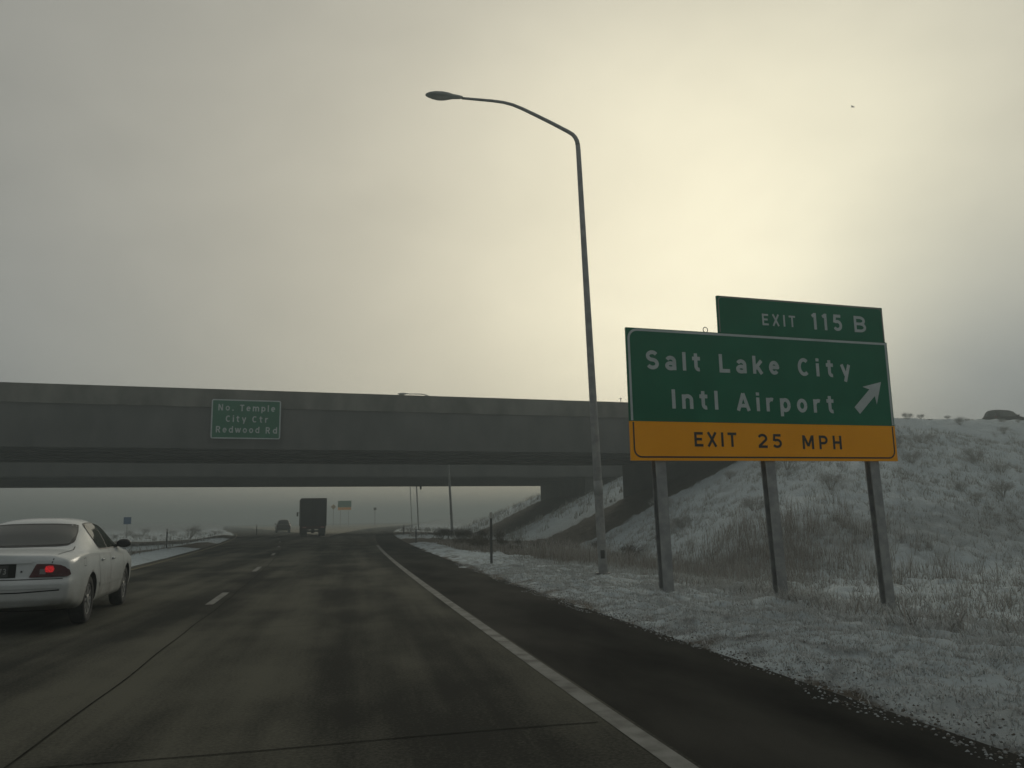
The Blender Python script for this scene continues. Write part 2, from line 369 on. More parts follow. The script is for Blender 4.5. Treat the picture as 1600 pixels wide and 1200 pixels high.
tag(ribbon('gore_ground', lambda y: lane_line(y)+3.95, lambda y: np.maximum(right_line(y)-4.0, lane_line(y)+3.96), ry, 0.03, gore_m), 'pale tan strip of ground between the freeway and the exit ramp', kind='structure')

# ------------------------------------------------------------------ overpasses
conc = mat('weathered_concrete', (0.090, 0.091, 0.086), (0.128, 0.127, 0.118), rough=0.9, scale=0.7, detail=10, bump=0.25, bscale=14, spec=0.2, stretch=(1, 1, 0.5))
def stained_concrete():
    m = bpy.data.materials.new('stained_barrier_concrete'); m.use_nodes = True; nt = m.node_tree; N = nt.nodes; L = nt.links; b = N['Principled BSDF']
    tc = N.new('ShaderNodeTexCoord')
    def nz(scale, detail, stretch):
        mp = N.new('ShaderNodeMapping'); mp.inputs['Scale'].default_value = stretch; L.new(tc.outputs['Object'], mp.inputs[0])
        t = N.new('ShaderNodeTexNoise'); t.inputs['Scale'].default_value = scale; t.inputs['Detail'].default_value = detail; L.new(mp.outputs[0], t.inputs['Vector']); return t.outputs['Fac']
    a = nz(0.55, 6, (1, 1, 0.35)); c = nz(1.6, 8, (1, 1, 0.6))
    md = N.new('ShaderNodeMath'); md.operation = 'MULTIPLY_ADD'; L.new(c, md.inputs[0]); md.inputs[1].default_value = 0.6; L.new(a, md.inputs[2])
    rp = N.new('ShaderNodeValToRGB'); e = rp.color_ramp.elements; e[0].position = 0.58; e[0].color = (0.105, 0.102, 0.088, 1); e[1].position = 0.98; e[1].color = (0.195, 0.188, 0.163, 1)
    L.new(md.outputs[0], rp.inputs[0]); L.new(rp.outputs[0], b.inputs['Base Color']); b.inputs['Roughness'].default_value = 0.92; b.inputs['Specular IOR Level'].default_value = 0.2
    return m
barr = stained_concrete()
steel_dk = mat('dark_weathered_steel', (0.06, 0.062, 0.06), (0.10, 0.10, 0.095), rough=0.6, metal=0.3, scale=3, detail=6)
galv = mat('galvanised_steel', (0.23, 0.235, 0.235), (0.34, 0.345, 0.335), rough=0.55, metal=0.25, scale=5, detail=8)
def bbox_uv(mb, u0, u1, v0, v1, z0, z1):
    mb.hexa([bp(u0, v0, z0), bp(u1, v0, z0), bp(u1, v1, z0), bp(u0, v1, z0), bp(u0, v0, z1), bp(u1, v0, z1), bp(u1, v1, z1), bp(u0, v1, z1)])
def overpass(label, v0, v1, abut_u, n_g):
    root = empty('overpass', bp(0, (v0+v1)/2, 0)); tag(root, label, 'bridge'); inv = Matrix.Translation(-Vector(root.location))
    def part(name, mb, m, bevel=0.0):
        mb.v = [tuple(np.array(p)-np.array(root.location)) for p in mb.v]
        return mb.build(name, m, root, bevel=bevel)
    U0, U1 = -74.0, abut_u(0.5*(v0+v1))+9.0
    mb = MB(); bbox_uv(mb, U0-6, U1+6, v0+0.02, v1-0.02, Z_PAR-0.30, Z_PAR-0.02); part('deck_slab', mb, conc)
    for side, (a, b) in enumerate(((v0-0.10, v0+0.32), (v1-0.32, v1+0.10))):
        mb = MB()
        s = 1 if side == 0 else -1; o = a if side == 0 else b          # outer face plane
        pts = [(0, Z_PAR), (0, Z_TOP), (s*0.22, Z_TOP), (s*0.26, Z_PAR+0.35), (s*0.42, Z_PAR+0.1), (s*0.42, Z_PAR)]
        P0 = [bp(U0-12, o+p[0], p[1]) for p in pts]; P1 = [bp(U1-1.0, o+p[0], p[1]) for p in pts]; k = len(pts)
        mb.add(P0+P1, [tuple(range(k)), tuple(range(2*k-1, k-1, -1))]+[(i, (i+1) % k, k+(i+1) % k, k+i) for i in range(k)])
        part('parapet', mb, barr)
    for i in range(n_g):
        v = v0+0.25+(v1-v0-0.5)*i/(n_g-1); mb = MB()
        edge = i in (0, n_g-1)
        if edge:
            a_, b_ = (v0, v0+0.42) if i == 0 else (v1-0.42, v1)
            bbox_uv(mb, U0, U1, a_, b_, Z_SOFFIT, Z_PAR-0.003)
        else:
            bbox_uv(mb, U0, U1, v-0.10, v+0.10, Z_SOFFIT+0.22, Z_PAR-0.31); bbox_uv(mb, U0, U1, v-0.32, v+0.32, Z_SOFFIT+0.012, Z_SOFFIT+0.217)
        part('girder', mb, conc)
    mb = MB(); va, vb = v0+0.45, v1-0.45          # soffit panel closing the bays between the beams
    bbox_uv(mb, U0+0.2, U1-0.2, va, vb, Z_SOFFIT+0.24, Z_SOFFIT+0.30); part('soffit', mb, conc)
    mb = MB()
    mb.hexa([bp(abut_u(v0+0.5), v0+0.5, -1.5), bp(abut_u(v0+0.5)+1.2, v0+0.5, -1.5), bp(abut_u(v1)+1.2, v1-0.02, -1.5), bp(abut_u(v1), v1-0.02, -1.5),
             bp(abut_u(v0+0.5), v0+0.5, Z_SOFFIT+0.01), bp(abut_u(v0+0.5)+1.2, v0+0.5, Z_SOFFIT+0.01), bp(abut_u(v1)+1.2, v1-0.02, Z_SOFFIT+0.01), bp(abut_u(v1), v1-0.02, Z_SOFFIT+0.01)])
    part('abutment', mb, conc)
    mb = MB(); bbox_uv(mb, U0-0.5, U0+1.5, v0+0.3, v1-0.3, -1.0, Z_SOFFIT+0.008); part('abutment', mb, conc)
    return root, part
near_bridge, near_part = overpass('nearer concrete overpass with stained parapet carrying a green sign', NEAR[0], NEAR[1], lambda v: 28.3+(23.2-28.3)*(v-0.5)/11.6, 6)
far_bridge, far_part = overpass('farther wide concrete overpass seen beneath the nearer one', FAR[0], FAR[1], lambda v: 27.6+(31.05-27.6)*(v-29.4)/22.6, 9)
# scupper pipe hanging from the far bridge and a thin stub on the near parapet
_p = at_y(757, 763, 0.0 + 101.5)
mb = MB(); mb.tube([bp(15.0, FAR[1]-0.6, Z_SOFFIT+0.05), bp(15.0, FAR[1]-0.6, Z_SOFFIT-0.38)], 0.12, 10); far_part('drain_pipe', mb, steel_dk)
mb = MB(); mb.tube([bp(17.3, 0.02, Z_TOP-0.01), bp(17.3, 0.02, Z_TOP+0.26)], 0.022, 8); mb.tube([bp(17.24, 0.02, Z_TOP+0.26), bp(17.36, 0.02, Z_TOP+0.26)], 0.03, 8); near_part('marker_stub', mb, steel_dk)
# paved approach on top of the right fill
mb = MB(); mb.add([bp(38, 0.4, 8.40), bp(220, 0.4, 8.40), bp(220, 52, 8.40), bp(38, 52, 8.40)], [(0, 1, 2, 3)])
tag(mb.build('approach_road', asph), 'approach road on top of the snowy embankment', kind='structure')

# ------------------------------------------------------------------ signs
sign_green = mat('sign_green', (0.014, 0.135, 0.072), (0.020, 0.16, 0.088), rough=0.5, scale=1.5, detail=5, spec=0.12)
sign_white = mat('sign_white_sheeting', (0.42, 0.47, 0.46), (0.50, 0.55, 0.54), rough=0.5, scale=3, spec=0.15)
sign_yellow = mat('sign_yellow', (0.95, 0.375, 0.006), (0.99, 0.40, 0.008), rough=0.5, scale=1.5, spec=0.12)
sign_black = mat('sign_black', (0.012, 0.012, 0.012), (0.02, 0.018, 0.016), rough=0.5)
alu = mat('sign_aluminium', (0.22, 0.21, 0.19), (0.30, 0.29, 0.27), rough=0.5, metal=0.4, scale=4)
def el(cx, cy, rx, ry, a0, a1, n=14): return [(cx+rx*math.cos(R(a0+(a1-a0)*i/n)), cy+ry*math.sin(R(a0+(a1-a0)*i/n))) for i in range(n+1)]
GLYPH = {  # centre lines of the strokes in units of the capital height, and the width of the letter
 'S': (.66, [el(.33, .71, .235, .20, 28, 270)[:-1]+el(.33, .30, .24, .21, 90, -155)]), 'a': (.57, [el(.28, .47, .20, .195, 155, 0)+[(.48, 0)], el(.275, .225, .20, .145, 0, 360, 20)]),
 'l': (.18, [[(.09, 0), (.09, 1)]]), 'I': (.18, [[(.09, 0), (.09, 1)]]), 't': (.46, [[(.19, .96), (.19, .26)]+el(.34, .25, .15, .165, 180, 285, 8), [(.0, .68), (.42, .68)]]),
 'L': (.58, [[(.09, 1), (.09, .09), (.58, .09)]]), 'k': (.56, [[(.09, 0), (.09, 1)], [(.10, .26), (.50, .74)], [(.24, .42), (.50, 0)]]),
 'e': (.59, [[(.10, .40), (.50, .40)]+el(.30, .38, .205, .29, 5, 318, 20)]), 'C': (.66, [el(.36, .5, .27, .41, 48, 312, 22)]), 'c': (.55, [el(.30, .38, .21, .29, 48, 312, 18)]),
 'i': (.18, [[(.09, 0), (.09, .75)], [(.09, .86), (.09, 1.03)]]), 'y': (.56, [[(.06, .75), (.28, .12)], [(.51, .75), (.23, -.24)]]), 'n': (.58, [[(.09, 0), (.09, .75)], el(.29, .47, .20, .20, 165, 0)+[(.49, 0)]]),
 'A': (.72, [[(.06, 0), (.36, .95)], [(.66, 0), (.36, .95)], [(.16, .28), (.56, .28)]]), 'r': (.42, [[(.09, 0), (.09, .75)], el(.30, .42, .20, .25, 165, 62, 8)]),
 'p': (.60, [[(.09, -.25), (.09, .75)], el(.30, .375, .21, .29, 0, 360, 22)]), 'o': (.60, [el(.30, .375, .21, .29, 0, 360, 22)]), 'd': (.60, [[(.51, 0), (.51, 1)], el(.30, .375, .21, .29, 0, 360, 22)]),
 'E': (.57, [[(.09, 0), (.09, 1)], [(.09, .91), (.57, .91)], [(.09, .51), (.50, .51)], [(.09, .09), (.57, .09)]]), 'X': (.64, [[(.07, 0), (.57, 1)], [(.57, 0), (.07, 1)]]), 'T': (.58, [[(0, .91), (.58, .91)], [(.29, 0), (.29, .91)]]),
 '2': (.60, [el(.30, .68, .22, .235, 160, -25)+[(.10, .13)], [(.05, .09), (.58, .09)]]), '5': (.60, [[(.53, .91), (.15, .91), (.11, .50)], el(.29, .335, .225, .245, 128, -148, 18)]), '7': (.56, [[(.02, .91), (.52, .91), (.20, 0)]]),
 '3': (.58, [el(.28, .70, .20, .21, 150, -80)+el(.28, .29, .22, .20, 80, -150)]), '1': (.30, [[(.21, 0), (.21, 1)], [(.02, .79), (.19, .92)]]), 'M': (.78, [[(.09, 0), (.09, 1)], [(.12, .95), (.39, .22)], [(.66, .95), (.39, .22)], [(.69, 0), (.69, 1)]]),
 'P': (.60, [[(.09, 0), (.09, 1)], [(.09, .91), (.32, .91)]+el(.32, .675, .20, .235, 90, -90, 10)+[(.09, .44)]]), 'H': (.62, [[(.09, 0), (.09, 1)], [(.53, 0), (.53, 1)], [(.09, .5), (.53, .5)]]),
 'B': (.62, [[(.09, 0), (.09, 1)], [(.09, .91), (.32, .91)]+el(.32, .715, .185, .195, 90, -90, 10)+[(.09, .52)], [(.30, .52)]+el(.32, .305, .215, .215, 90, -90, 10)+[(.09, .09)]]),
 'N': (.66, [[(.09, 0), (.09, 1)], [(.11, .97), (.55, .03)], [(.57, 0), (.57, 1)]]), '.': (.20, [[(.10, 0), (.10, .19)]]), 'm': (.92, [[(.09, 0), (.09, .75)], el(.27, .49, .18, .18, 165, 0)+[(.45, 0)], el(.64, .49, .19, .18, 165, 0)+[(.83, 0)]]),
 'R': (.64, [[(.09, 0), (.09, 1)], [(.09, .91), (.32, .91)]+el(.32, .69, .20, .22, 90, -90, 10)+[(.09, .47)], [(.30, .47), (.56, 0)]]), 'w': (.80, [[(.05, .75), (.22, .04)], [(.40, .72), (.24, .04)], [(.40, .72), (.56, .04)], [(.75, .75), (.58, .04)]])}
def word(text, name, parent, m, x0, x1, zb, cap, org, ax, az, lift=0.001, stroke=0.19, fat=1.0):
    """one word of sign lettering drawn with even strokes, spaced to fit between x0 and x1 on the plane org + ax*x + az*z"""
    ws = [GLYPH[c][0]*cap*fat for c in text]; gap = (x1-x0-sum(ws))/max(1, len(text)-1)
    if len(text) == 1 or gap < 0.06*cap:
        k = (x1-x0)/(sum(ws)+0.10*cap*(len(text)-1)); ws = [w_*k for w_ in ws]; fat *= k; gap = 0.10*cap*k if len(text) > 1 else 0
    x = x0; ox, oz = np.array(ax, float), np.array(az, float); nrm = np.cross(ox, oz)
    hw = stroke*cap/2
    for ci, c in enumerate(text):
        mb = MB()
        for k, st in enumerate(GLYPH[c][1]):
            P = [np.array([x+p_[0]*cap*fat, zb+p_[1]*cap]) for p_ in st]
            P = [q for i, q in enumerate(P) if i == 0 or np.linalg.norm(q-P[i-1]) > 1e-6]; k0 = lift; k1 = lift+0.003+0.0006*k; Lf, Rt = [], []
            for i, q in enumerate(P):
                a_ = P[i]-P[i-1] if i > 0 else P[1]-P[0]; b_ = P[i+1]-P[i] if i < len(P)-1 else a_
                a_ = a_/np.linalg.norm(a_); b_ = b_/np.linalg.norm(b_); t = a_+b_; t = t/np.linalg.norm(t); nv = np.array([-t[1], t[0]]); mit = hw/max(0.5, abs(nv@np.array([-a_[1], a_[0]])))
                Lf.append(q+nv*mit); Rt.append(q-nv*mit)
            n = len(P); to3 = lambda q, h: np.array(org)+ox*q[0]+oz*q[1]+nrm*h
            vs_ = [to3(q, k1) for q in Lf]+[to3(q, k1) for q in Rt]+[to3(q, k0) for q in Lf]+[to3(q, k0) for q in Rt]; fs = []
            for i in range(n-1): fs += [(i, n+i, n+i+1, i+1), (i, i+1, 2*n+i+1, 2*n+i), (n+i, 3*n+i, 3*n+i+1, n+i+1)]
            fs += [(0, 2*n, 3*n, n), (n-1, 2*n-1, 4*n-1, 3*n-1)]
            mb.add(vs_, fs)
        mb.build(name, m, parent); x += ws[ci]+gap
def arc(cx, cy, r, a0, a1, n=8): return [(cx+r*math.cos(R(a0+(a1-a0)*i/n)), cy+r*math.sin(R(a0+(a1-a0)*i/n))) for i in range(n+1)]
def strip_poly(path, w):
    """closed outline of a strip of width w drawn inside (left of) the path"""
    P = [np.array(p, float) for p in path]; L_ = []
    for i, p in enumerate(P):
        t = P[min(i+1, len(P)-1)]-P[max(i-1, 0)]; t /= np.linalg.norm(t); L_.append(p+w*np.array([-t[1], t[0]]))
    return P, L_
def strip(mb, path, w, org, ax, az, n0, n1):
    A, B = strip_poly(path, w); org, ax, az = map(np.array, (org, ax, az)); nn = np.cross(ax, az); k = len(A)
    vs_ = [org+ax*p[0]+az*p[1]+nn*n1 for p in A]+[org+ax*p[0]+az*p[1]+nn*n1 for p in B]+[org+ax*p[0]+az*p[1]+nn*n0 for p in A]+[org+ax*p[0]+az*p[1]+nn*n0 for p in B]
    fs = []
    for i in range(k-1): fs += [(i, i+1, k+i+1, k+i), (2*k+i, i+1-1+2*k+1, i+1, i)[:0] or (i, 2*k+i, 2*k+i+1, i+1), (k+i, k+i+1, 3*k+i+1, 3*k+i)]
    mb.add(vs_, fs)

def exit_sign():
    S = 1.2
    org0 = CAM+(np.array([4.022, 11.784, 2.157])-CAM)*S
    yw, ln = 0.140, 0.004
    ux = np.array([math.cos(yw)*math.cos(ln), math.sin(yw)*math.cos(ln), math.sin(ln)]); uz = np.array([-math.cos(yw)*math.sin(ln), -math.sin(yw)*math.sin(ln), math.cos(ln)])
    W, H = 5.0*S, 2.051*S
    nn = np.cross(ux, uz)                          # points back to the driver
    mid = org0+ux*W/2
    root = empty('exit_guide_sign', (mid[0], mid[1], gz(mid[0], mid[1]))); RL = np.array(root.location)
    tag(root, 'large green and yellow exit sign for the airport on three steel posts', 'road sign')
    org = org0-RL
    def part(name, mb, m, par=root, bevel=0): return mb.build(name, m, par, bevel=bevel)
    zy = 0.600*S                                   # top of the yellow panel
    mb = MB(); mb.prism([(0, zy), (W, zy), (W, H), (0, H)], org, ux, uz, -0.05, 0.0); gp = part('green_panel', mb, sign_green)
    mb = MB(); mb.prism([(0, 0), (W, 0), (W, zy-0.004), (0, zy-0.004)], org, ux, uz, -0.05, 0.0); yp = part('advisory_panel', mb, sign_yellow)
    ex0, ex1, ez0, ez1 = 1.655*S, 4.967*S, H+0.004, 2.668*S
    mb = MB(); mb.prism([(ex0, ez0), (ex1, ez0), (ex1, ez1), (ex0, ez1)], org, ux, uz, -0.05, 0.0); ep = part('exit_number_panel', mb, sign_green)
    b, r = 0.045, 0.20
    mb = MB()                                      # white border: up the left side, over the top, down the right side
    path = [(W-0.02, zy+0.01), (W-0.02, H-0.012)]
    strip(mb, path, b, org, ux, uz, 0.001, 0.004)
    strip(mb, [(W-0.066, H-0.012)]+[(W*0.5, H-0.012)]+[(0.02+r, H-0.012)]+arc(0.02+r, H-0.012-r, r, 90, 180)[1:]+[(0.02, zy+0.01)], b, org, ux, uz, 0.001, 0.004)
    part('border', mb, sign_white, gp)
    mb = MB(); rr = 0.16
    strip(mb, [(0.05, zy-0.02), (0.05, 0.05+rr)]+arc(0.05+rr, 0.05+rr, rr, 180, 270)[1:]+[(W-0.05-rr, 0.05)]+arc(W-0.05-rr, 0.05+rr, rr, 270, 360)[1:]+[(W-0.05, zy-0.02)], 0.028, org, ux, uz, 0.001, 0.004)
    part('border', mb, sign_black, yp)
    mb = MB(); r3 = 0.10
    strip(mb, [(ex1-0.012, ez0+0.01), (ex1-0.012, ez1-0.012-r3)]+arc(ex1-0.012-r3, ez1-0.012-r3, r3, 0, 90)[1:]+[(ex0+0.012+r3, ez1-0.012)]+arc(ex0+0.012+r3, ez1-0.012-r3, r3, 90, 180)[1:]+[(ex0+0.012, ez0+0.01)], 0.022, org, ux, uz, 0.001, 0.004)
    part('border', mb, alu, ep)
    def w(t, x0, x1, zb, cap, par, m, stroke=0.20, fat=1.13): word(t, 'letter', par, m, x0*S, x1*S, zb*S, cap*S, org, ux, uz, 0.001, stroke, fat)
    w('Salt', .318, 1.285, 1.408, .295, gp, sign_white); w('Lake', 1.618, 2.748, 1.405, .295, gp, sign_white); w('City', 3.115, 4.165, 1.405, .295, gp, sign_white)
    w('Intl', .735, 1.555, .803, .30, gp, sign_white); w('Airport', 1.90, 3.785, .795, .295, gp, sign_white)
    w('EXIT', 1.088, 1.850, .218, .225, yp, sign_black, 0.18, 1.22); w('25', 2.238, 2.70, .205, .225, yp, sign_black, 0.18, 1.4); w('MPH', 3.088, 3.872, .192, .225, yp, sign_black, 0.18, 1.32)
    w('EXIT', 2.485, 3.136, 2.222, .195, ep, sign_white, 0.16, 1.1); w('115', 3.470, 4.085, 2.205, .285, ep, sign_white, 0.18, 1.1); w('B', 4.325, 4.60, 2.205, .285, ep, sign_white, 0.17)
    # arrow up to the right
    c = np.array([4.245, .848])*S; t = np.array([4.795, 1.352])*S; d = (t-c)/np.linalg.norm(t-c); q = np.array([-d[1], d[0]]); Ln = np.linalg.norm(t-c)
    hw, hl, sw = 0.20*S, 0.36*S, 0.075*S
    poly = [c-q*sw, c+d*(Ln-hl*0.78)-q*sw, c+d*(Ln-hl)-q*hw, t, c+d*(Ln-hl)+q*hw, c+d*(Ln-hl*0.78)+q*sw, c+q*sw]
    mb = MB(); mb.prism([tuple(p) for p in poly], org, ux, uz, 0.001, 0.006); part('arrow', mb, sign_white, gp)
    # lifting ring on the top edge
    cx = 1.42*S; mb = MB(); mb.tube([org+ux*(cx+0.05*math.cos(a))+uz*(H+0.048+0.05*math.sin(a))-nn*0.03 for a in np.linspace(0, 2*math.pi, 17)], 0.008, 6); part('lifting_ring', mb, alu)
    # three I-section posts with bolted bases
    for du, px in ((0.483*S, (1042, 930)), (2.42*S, (1221, 940)), (4.50*S, (1390, 967))):
        d = pix(*px); P0 = org0; tt = nn@(P0-nn*0.16-CAM)/(nn@d); foot = CAM+d*tt
        top = org0+ux*(du+0.0)+uz*(H*0.98)-nn*0.16
        fz = gz(foot[0], foot[1])-0.25; k = (fz-top[2])/(foot[2]-top[2]); foot2 = top+(foot-top)*k
        mb = MB(); A, B = foot2-RL, top-RL
        for (x0, x1, n0, n1) in ((-0.105, 0.105, -0.018, 0.0), (-0.105, 0.105, -0.17, -0.152), (-0.012, 0.012, -0.152, -0.018)):
            n0 += 0.09; n1 += 0.09
            mb.hexa([A+ux*x0+nn*n1, A+ux*x1+nn*n1, A+ux*x1+nn*n0, A+ux*x0+nn*n0, B+ux*x0+nn*n1, B+ux*x1+nn*n1, B+ux*x1+nn*n0, B+ux*x0+nn*n0])
        post = part('post', mb, galv)
        g0 = foot-RL+np.array([0, 0, 0.02]); mb = MB(); mb.box(g0, (0.30, 0.30, 0.03))
        for sx in (-1, 1):
            for sy in (-1, 1): mb.tube([g0+np.array([sx*0.12, sy*0.12, 0.0]), g0+np.array([sx*0.12, sy*0.12, 0.06])], 0.014, 6)
        part('base_plate', mb, steel_dk, post)
    for zz in (0.12, 0.33, 0.62, 0.9):               # wind beams behind the panels
        mb = MB(); mb.prism([(0.15, zz*H-0.04), (W-0.15, zz*H-0.04), (W-0.15, zz*H+0.04), (0.15, zz*H+0.04)], org, ux, uz, -0.075, -0.052); part('wind_beam', mb, alu)
exit_sign()

def bridge_sign():
    u0, u1, z0, z1 = -8.33, -4.565, 6.05, 8.285
    root = empty('bridge_destination_sign', bp((u0+u1)/2, -0.12, z0)); RL = np.array(root.location)
    tag(root, 'green three line destination sign hung on the nearer overpass', 'road sign')
    org = bp(u0, -0.24, z0)-RL; W, H = u1-u0, z1-z0; ux = BU; uz = np.array([0, 0, 1.0])
    mb = MB(); r = 0.12
    rect = arc(W-r, r, r, 270, 360)+arc(W-r, H-r, r, 0, 90)+arc(r, H-r, r, 90, 180)+arc(r, r, r, 180, 270)
    mb.prism(rect, org, ux, uz, -0.03, 0.0); p = mb.build('green_panel', sign_green, root)
    mb = MB(); strip(mb, rect+[rect[0], rect[1]], 0.07, org, ux, uz, 0.001, 0.004); mb.build('border', sign_white, p)
    for t, a, b, zb in (('No.', .095, .315, .712), ('Temple', .405, .915, .708), ('City', .205, .495, .425), ('Ctr', .585, .815, .422), ('Redwood', .072, .695, .152), ('Rd', .785, .952, .145)):
        word(t, 'letter', p, sign_white, a*W, b*W, zb*H, .165*H, org, ux, uz, 0.001, 0.17, 1.05)
    for uu in (0.2, 0.8):
        mb = MB(); o2 = bp(u0+uu*(u1-u0), 0, 0)-RL
        mb.hexa([o2+BV*a+BU*b+np.array([0, 0, z]) for z in (z0+0.1, z1-0.5) for (a, b) in ((-0.207, -0.05), (-0.207, 0.05), (-0.004, 0.05), (-0.004, -0.05))]); mb.build('mounting_bracket', steel_dk, root)
bridge_sign()

def post_sign(name, label, x, y, w, h, zc, m, posts, lower=None, diamond=False, diam_m=None):
    g = gz(x, y); root = empty(name, (x, y, g)); tag(root, label, 'road sign'); zc -= g
    mb = MB()
    if diamond: mb.prism([(0, -h/2), (w/2, 0), (0, h/2), (-w/2, 0)], (0, 0, zc), (1, 0, 0), (0, 0, 1), -0.02, 0.0)
    else: mb.prism([(-w/2, -h/2), (w/2, -h/2), (w/2, h/2), (-w/2, h/2)], (0, 0, zc), (1, 0, 0), (0, 0, 1), -0.03, 0.0)
    mb.build('panel', m, root)
    if lower:
        mb = MB(); mb.prism([(-w/2, -h/2-lower), (w/2, -h/2-lower), (w/2, -h/2-0.01), (-w/2, -h/2-0.01)], (0, 0, zc), (1, 0, 0), (0, 0, 1), -0.03, 0.0); mb.build('advisory_panel', sign_yellow, root)
    for px in posts:
        mb = MB(); mb.tube([(px, 0.06, -0.3), (px, 0.06, zc+h*0.4)], 0.05, 8); mb.build('post', galv, root)
    return root
sign_blue = mat('sign_blue', (0.03, 0.10, 0.22), (0.04, 0.12, 0.25), rough=0.5)
sign_orange = mat('sign_amber', (0.40, 0.24, 0.05), (0.44, 0.28, 0.07), rough=0.5)
p = at_y(199, 813.5, 120); post_sign('service_sign', 'small square blue sign on a post left of the freeway', p[0], 120, 0.95, 0.95, p[2], sign_blue, (0,))
p = at_y(538.5, 787.5, 190); post_sign('guide_sign', 'distant green and yellow sign fading in the fog right of the truck', p[0], 190, 2.95, 1.45, p[2], sign_green, (-0.9, 0.9), lower=0.6)
p = at_y(521, 792, 186); post_sign('diamond_warning_sign', 'small amber diamond sign left of the distant green sign', p[0], 186, 1.15, 1.15, p[2], sign_orange, (0,), diamond=True)
p = at_y(586, 795, 170); post_sign('roadside_sign', 'tiny dark sign on a thin post above the exit ramp', p[0], 170, 0.55, 0.5, p[2], sign_black, (0,))

# ------------------------------------------------------------------ delineator posts
refl = mat('delineator_reflector', (0.35, 0.35, 0.33), (0.45, 0.45, 0.42), rough=0.4)
def delineator(label, x, y, h, wide=0.08, grp='thin marker posts along the freeway'):
    g = gz(x, y); root = empty('delineator_post', (x, y, g)); tag(root, label, 'marker post', grp)
    mb = MB(); mb.hexa([(-wide/2, -0.012, -0.2), (wide/2, -0.012, -0.2), (wide/2, 0.012, -0.2), (-wide/2, 0.012, -0.2), (-wide/2, -0.012, h), (wide/2, -0.012, h), (wide/2, 0.012, h), (-wide/2, 0.012, h)]); mb.build('post', steel_dk, root)
    mb = MB(); mb.box((0, -0.02, h-0.09), (wide*0.95, 0.012, 0.16)); mb.build('reflector', refl, root)
p = at_y(768, 886, 24.3); delineator('nearest marker post on the snowy verge left of the lamp pole', p[0], 24.3, 1.5, 0.07)
p = at_y(650, 848, 48.5); delineator('dark marker post by the exit lane just before the bridge', p[0], 48.5, 0.98)
p = at_y(631, 834, 82); delineator('small distant marker post along the exit ramp beyond the bridges', p[0], 82, 0.95)
p = at_y(260, 856, 52); delineator('thin marker post on the left snow bank right of the white car', p[0], 52, 1.2)
p = at_y(401, 830, 100); delineator('faint marker post on the left verge near the distant dark car', p[0], 100, 1.3)

# ------------------------------------------------------------------ street lamps
def street_lamp(label, foot):
    root = empty('street_lamp', foot); tag(root, label, 'street lamp', 'tall lamps along the exit lane')
    H = 11.30; top = np.array([-0.30, 0, H])
    pole = [np.array([0, 0, -0.3]), np.array([0, 0, 0.0])]+[np.array([-0.30*t, 0, H*t]) for t in np.linspace(0.05, 0.985, 12)]
    rad = [0.118, 0.118]+[0.115-0.052*t for t in np.linspace(0.05, 0.985, 12)]
    bend = [(-0.305, 0, 11.28), (-0.325, 0, 11.40), (-0.37, 0, 11.50), (-0.44, 0, 11.58), (-0.56, 0, 11.65)]
    mb = MB(); mb.tube(pole+[np.array(q) for q in bend[:1]], rad+[0.062], 16); mb.build('pole', galv, root, True)
    arm = bend+[(-1.0, 0, 11.86), (-1.45, 0, 12.06), (-1.8, 0, 12.21), (-2.05, 0, 12.30), (-2.3, 0, 12.35), (-2.6, 0, 12.37), (-3.0, 0, 12.375), (-3.42, 0, 12.38)]
    mb = MB(); mb.tube(arm, list(np.linspace(0.062, 0.033, len(arm))), 12); mb.build('arm', galv, root, True)
    # cobra head: rounded body with a narrow neck
    st = [(0.0, 0.05, 0.05), (0.10, 0.075, 0.07), (0.26, 0.10, 0.09), (0.40, 0.165, 0.115), (0.55, 0.19, 0.125), (0.72, 0.185, 0.115), (0.86, 0.14, 0.085), (0.95, 0.07, 0.05), (0.975, 0.02, 0.02)]
    vs_, fs = [], []; n = 14
    for x, w_, h_ in st:
        for k in range(n):
            a = 2*math.pi*k/n; vs_.append((-3.40-x, w_*math.cos(a), 12.385+0.012+(h_*0.74 if math.sin(a) > 0 else h_*0.50)*math.sin(a)))
    for i in range(len(st)-1):
        for k in range(n): fs.append((i*n+k, i*n+(k+1) % n, (i+1)*n+(k+1) % n, (i+1)*n+k))
    fs += [tuple(range(n)), tuple((len(st)-1)*n+k for k in range(n))]
    mb = MB(); mb.add(vs_, fs); hd = mb.build('lamp_head', mat('lamp_head_grey', (0.34, 0.35, 0.33), (0.42, 0.43, 0.40), rough=0.6, scale=4), root, True)
    mb = MB(); ring = [(-3.40-0.60+0.27*math.cos(a), 0.135*math.sin(a)) for a in np.linspace(0, 2*math.pi, 16, endpoint=False)]
    mb.add([(x, y, 12.338) for x, y in ring]+[(x*0.6-4.0*0.4, y*0.6, 12.305) for x, y in ring]+[(-4.0, 0, 12.298)], [(i, (i+1) % 16, 16+(i+1) % 16, 16+i) for i in range(16)]+[(16+i, 16+(i+1) % 16, 32) for i in range(16)])
    mb.build('lens', mat('lamp_lens', (0.42, 0.42, 0.38), (0.5, 0.5, 0.45), rough=0.25), hd, True)
    mb = MB(); mb.tube([(0, 0, -0.05), (0, 0, 0.10)], [0.19, 0.19], 16); mb.build('base_plate', steel_dk, root)
    mb = MB(); mb.box((-0.035, -0.108, 0.55), (0.10, 0.03, 0.20)); mb.build('hand_hole_cover', steel_dk, root, bevel=0.006)
    mb = MB(); mb.tube([(-0.052, 0, 2.0), (-0.062, 0, 2.35)], [0.112, 0.110], 16); mb.build('wrap_band', mat('pale_band', (0.26, 0.27, 0.27), (0.32, 0.33, 0.33), rough=0.6), root, True)
    return root
P0 = at_y(943, 901, 19.9)
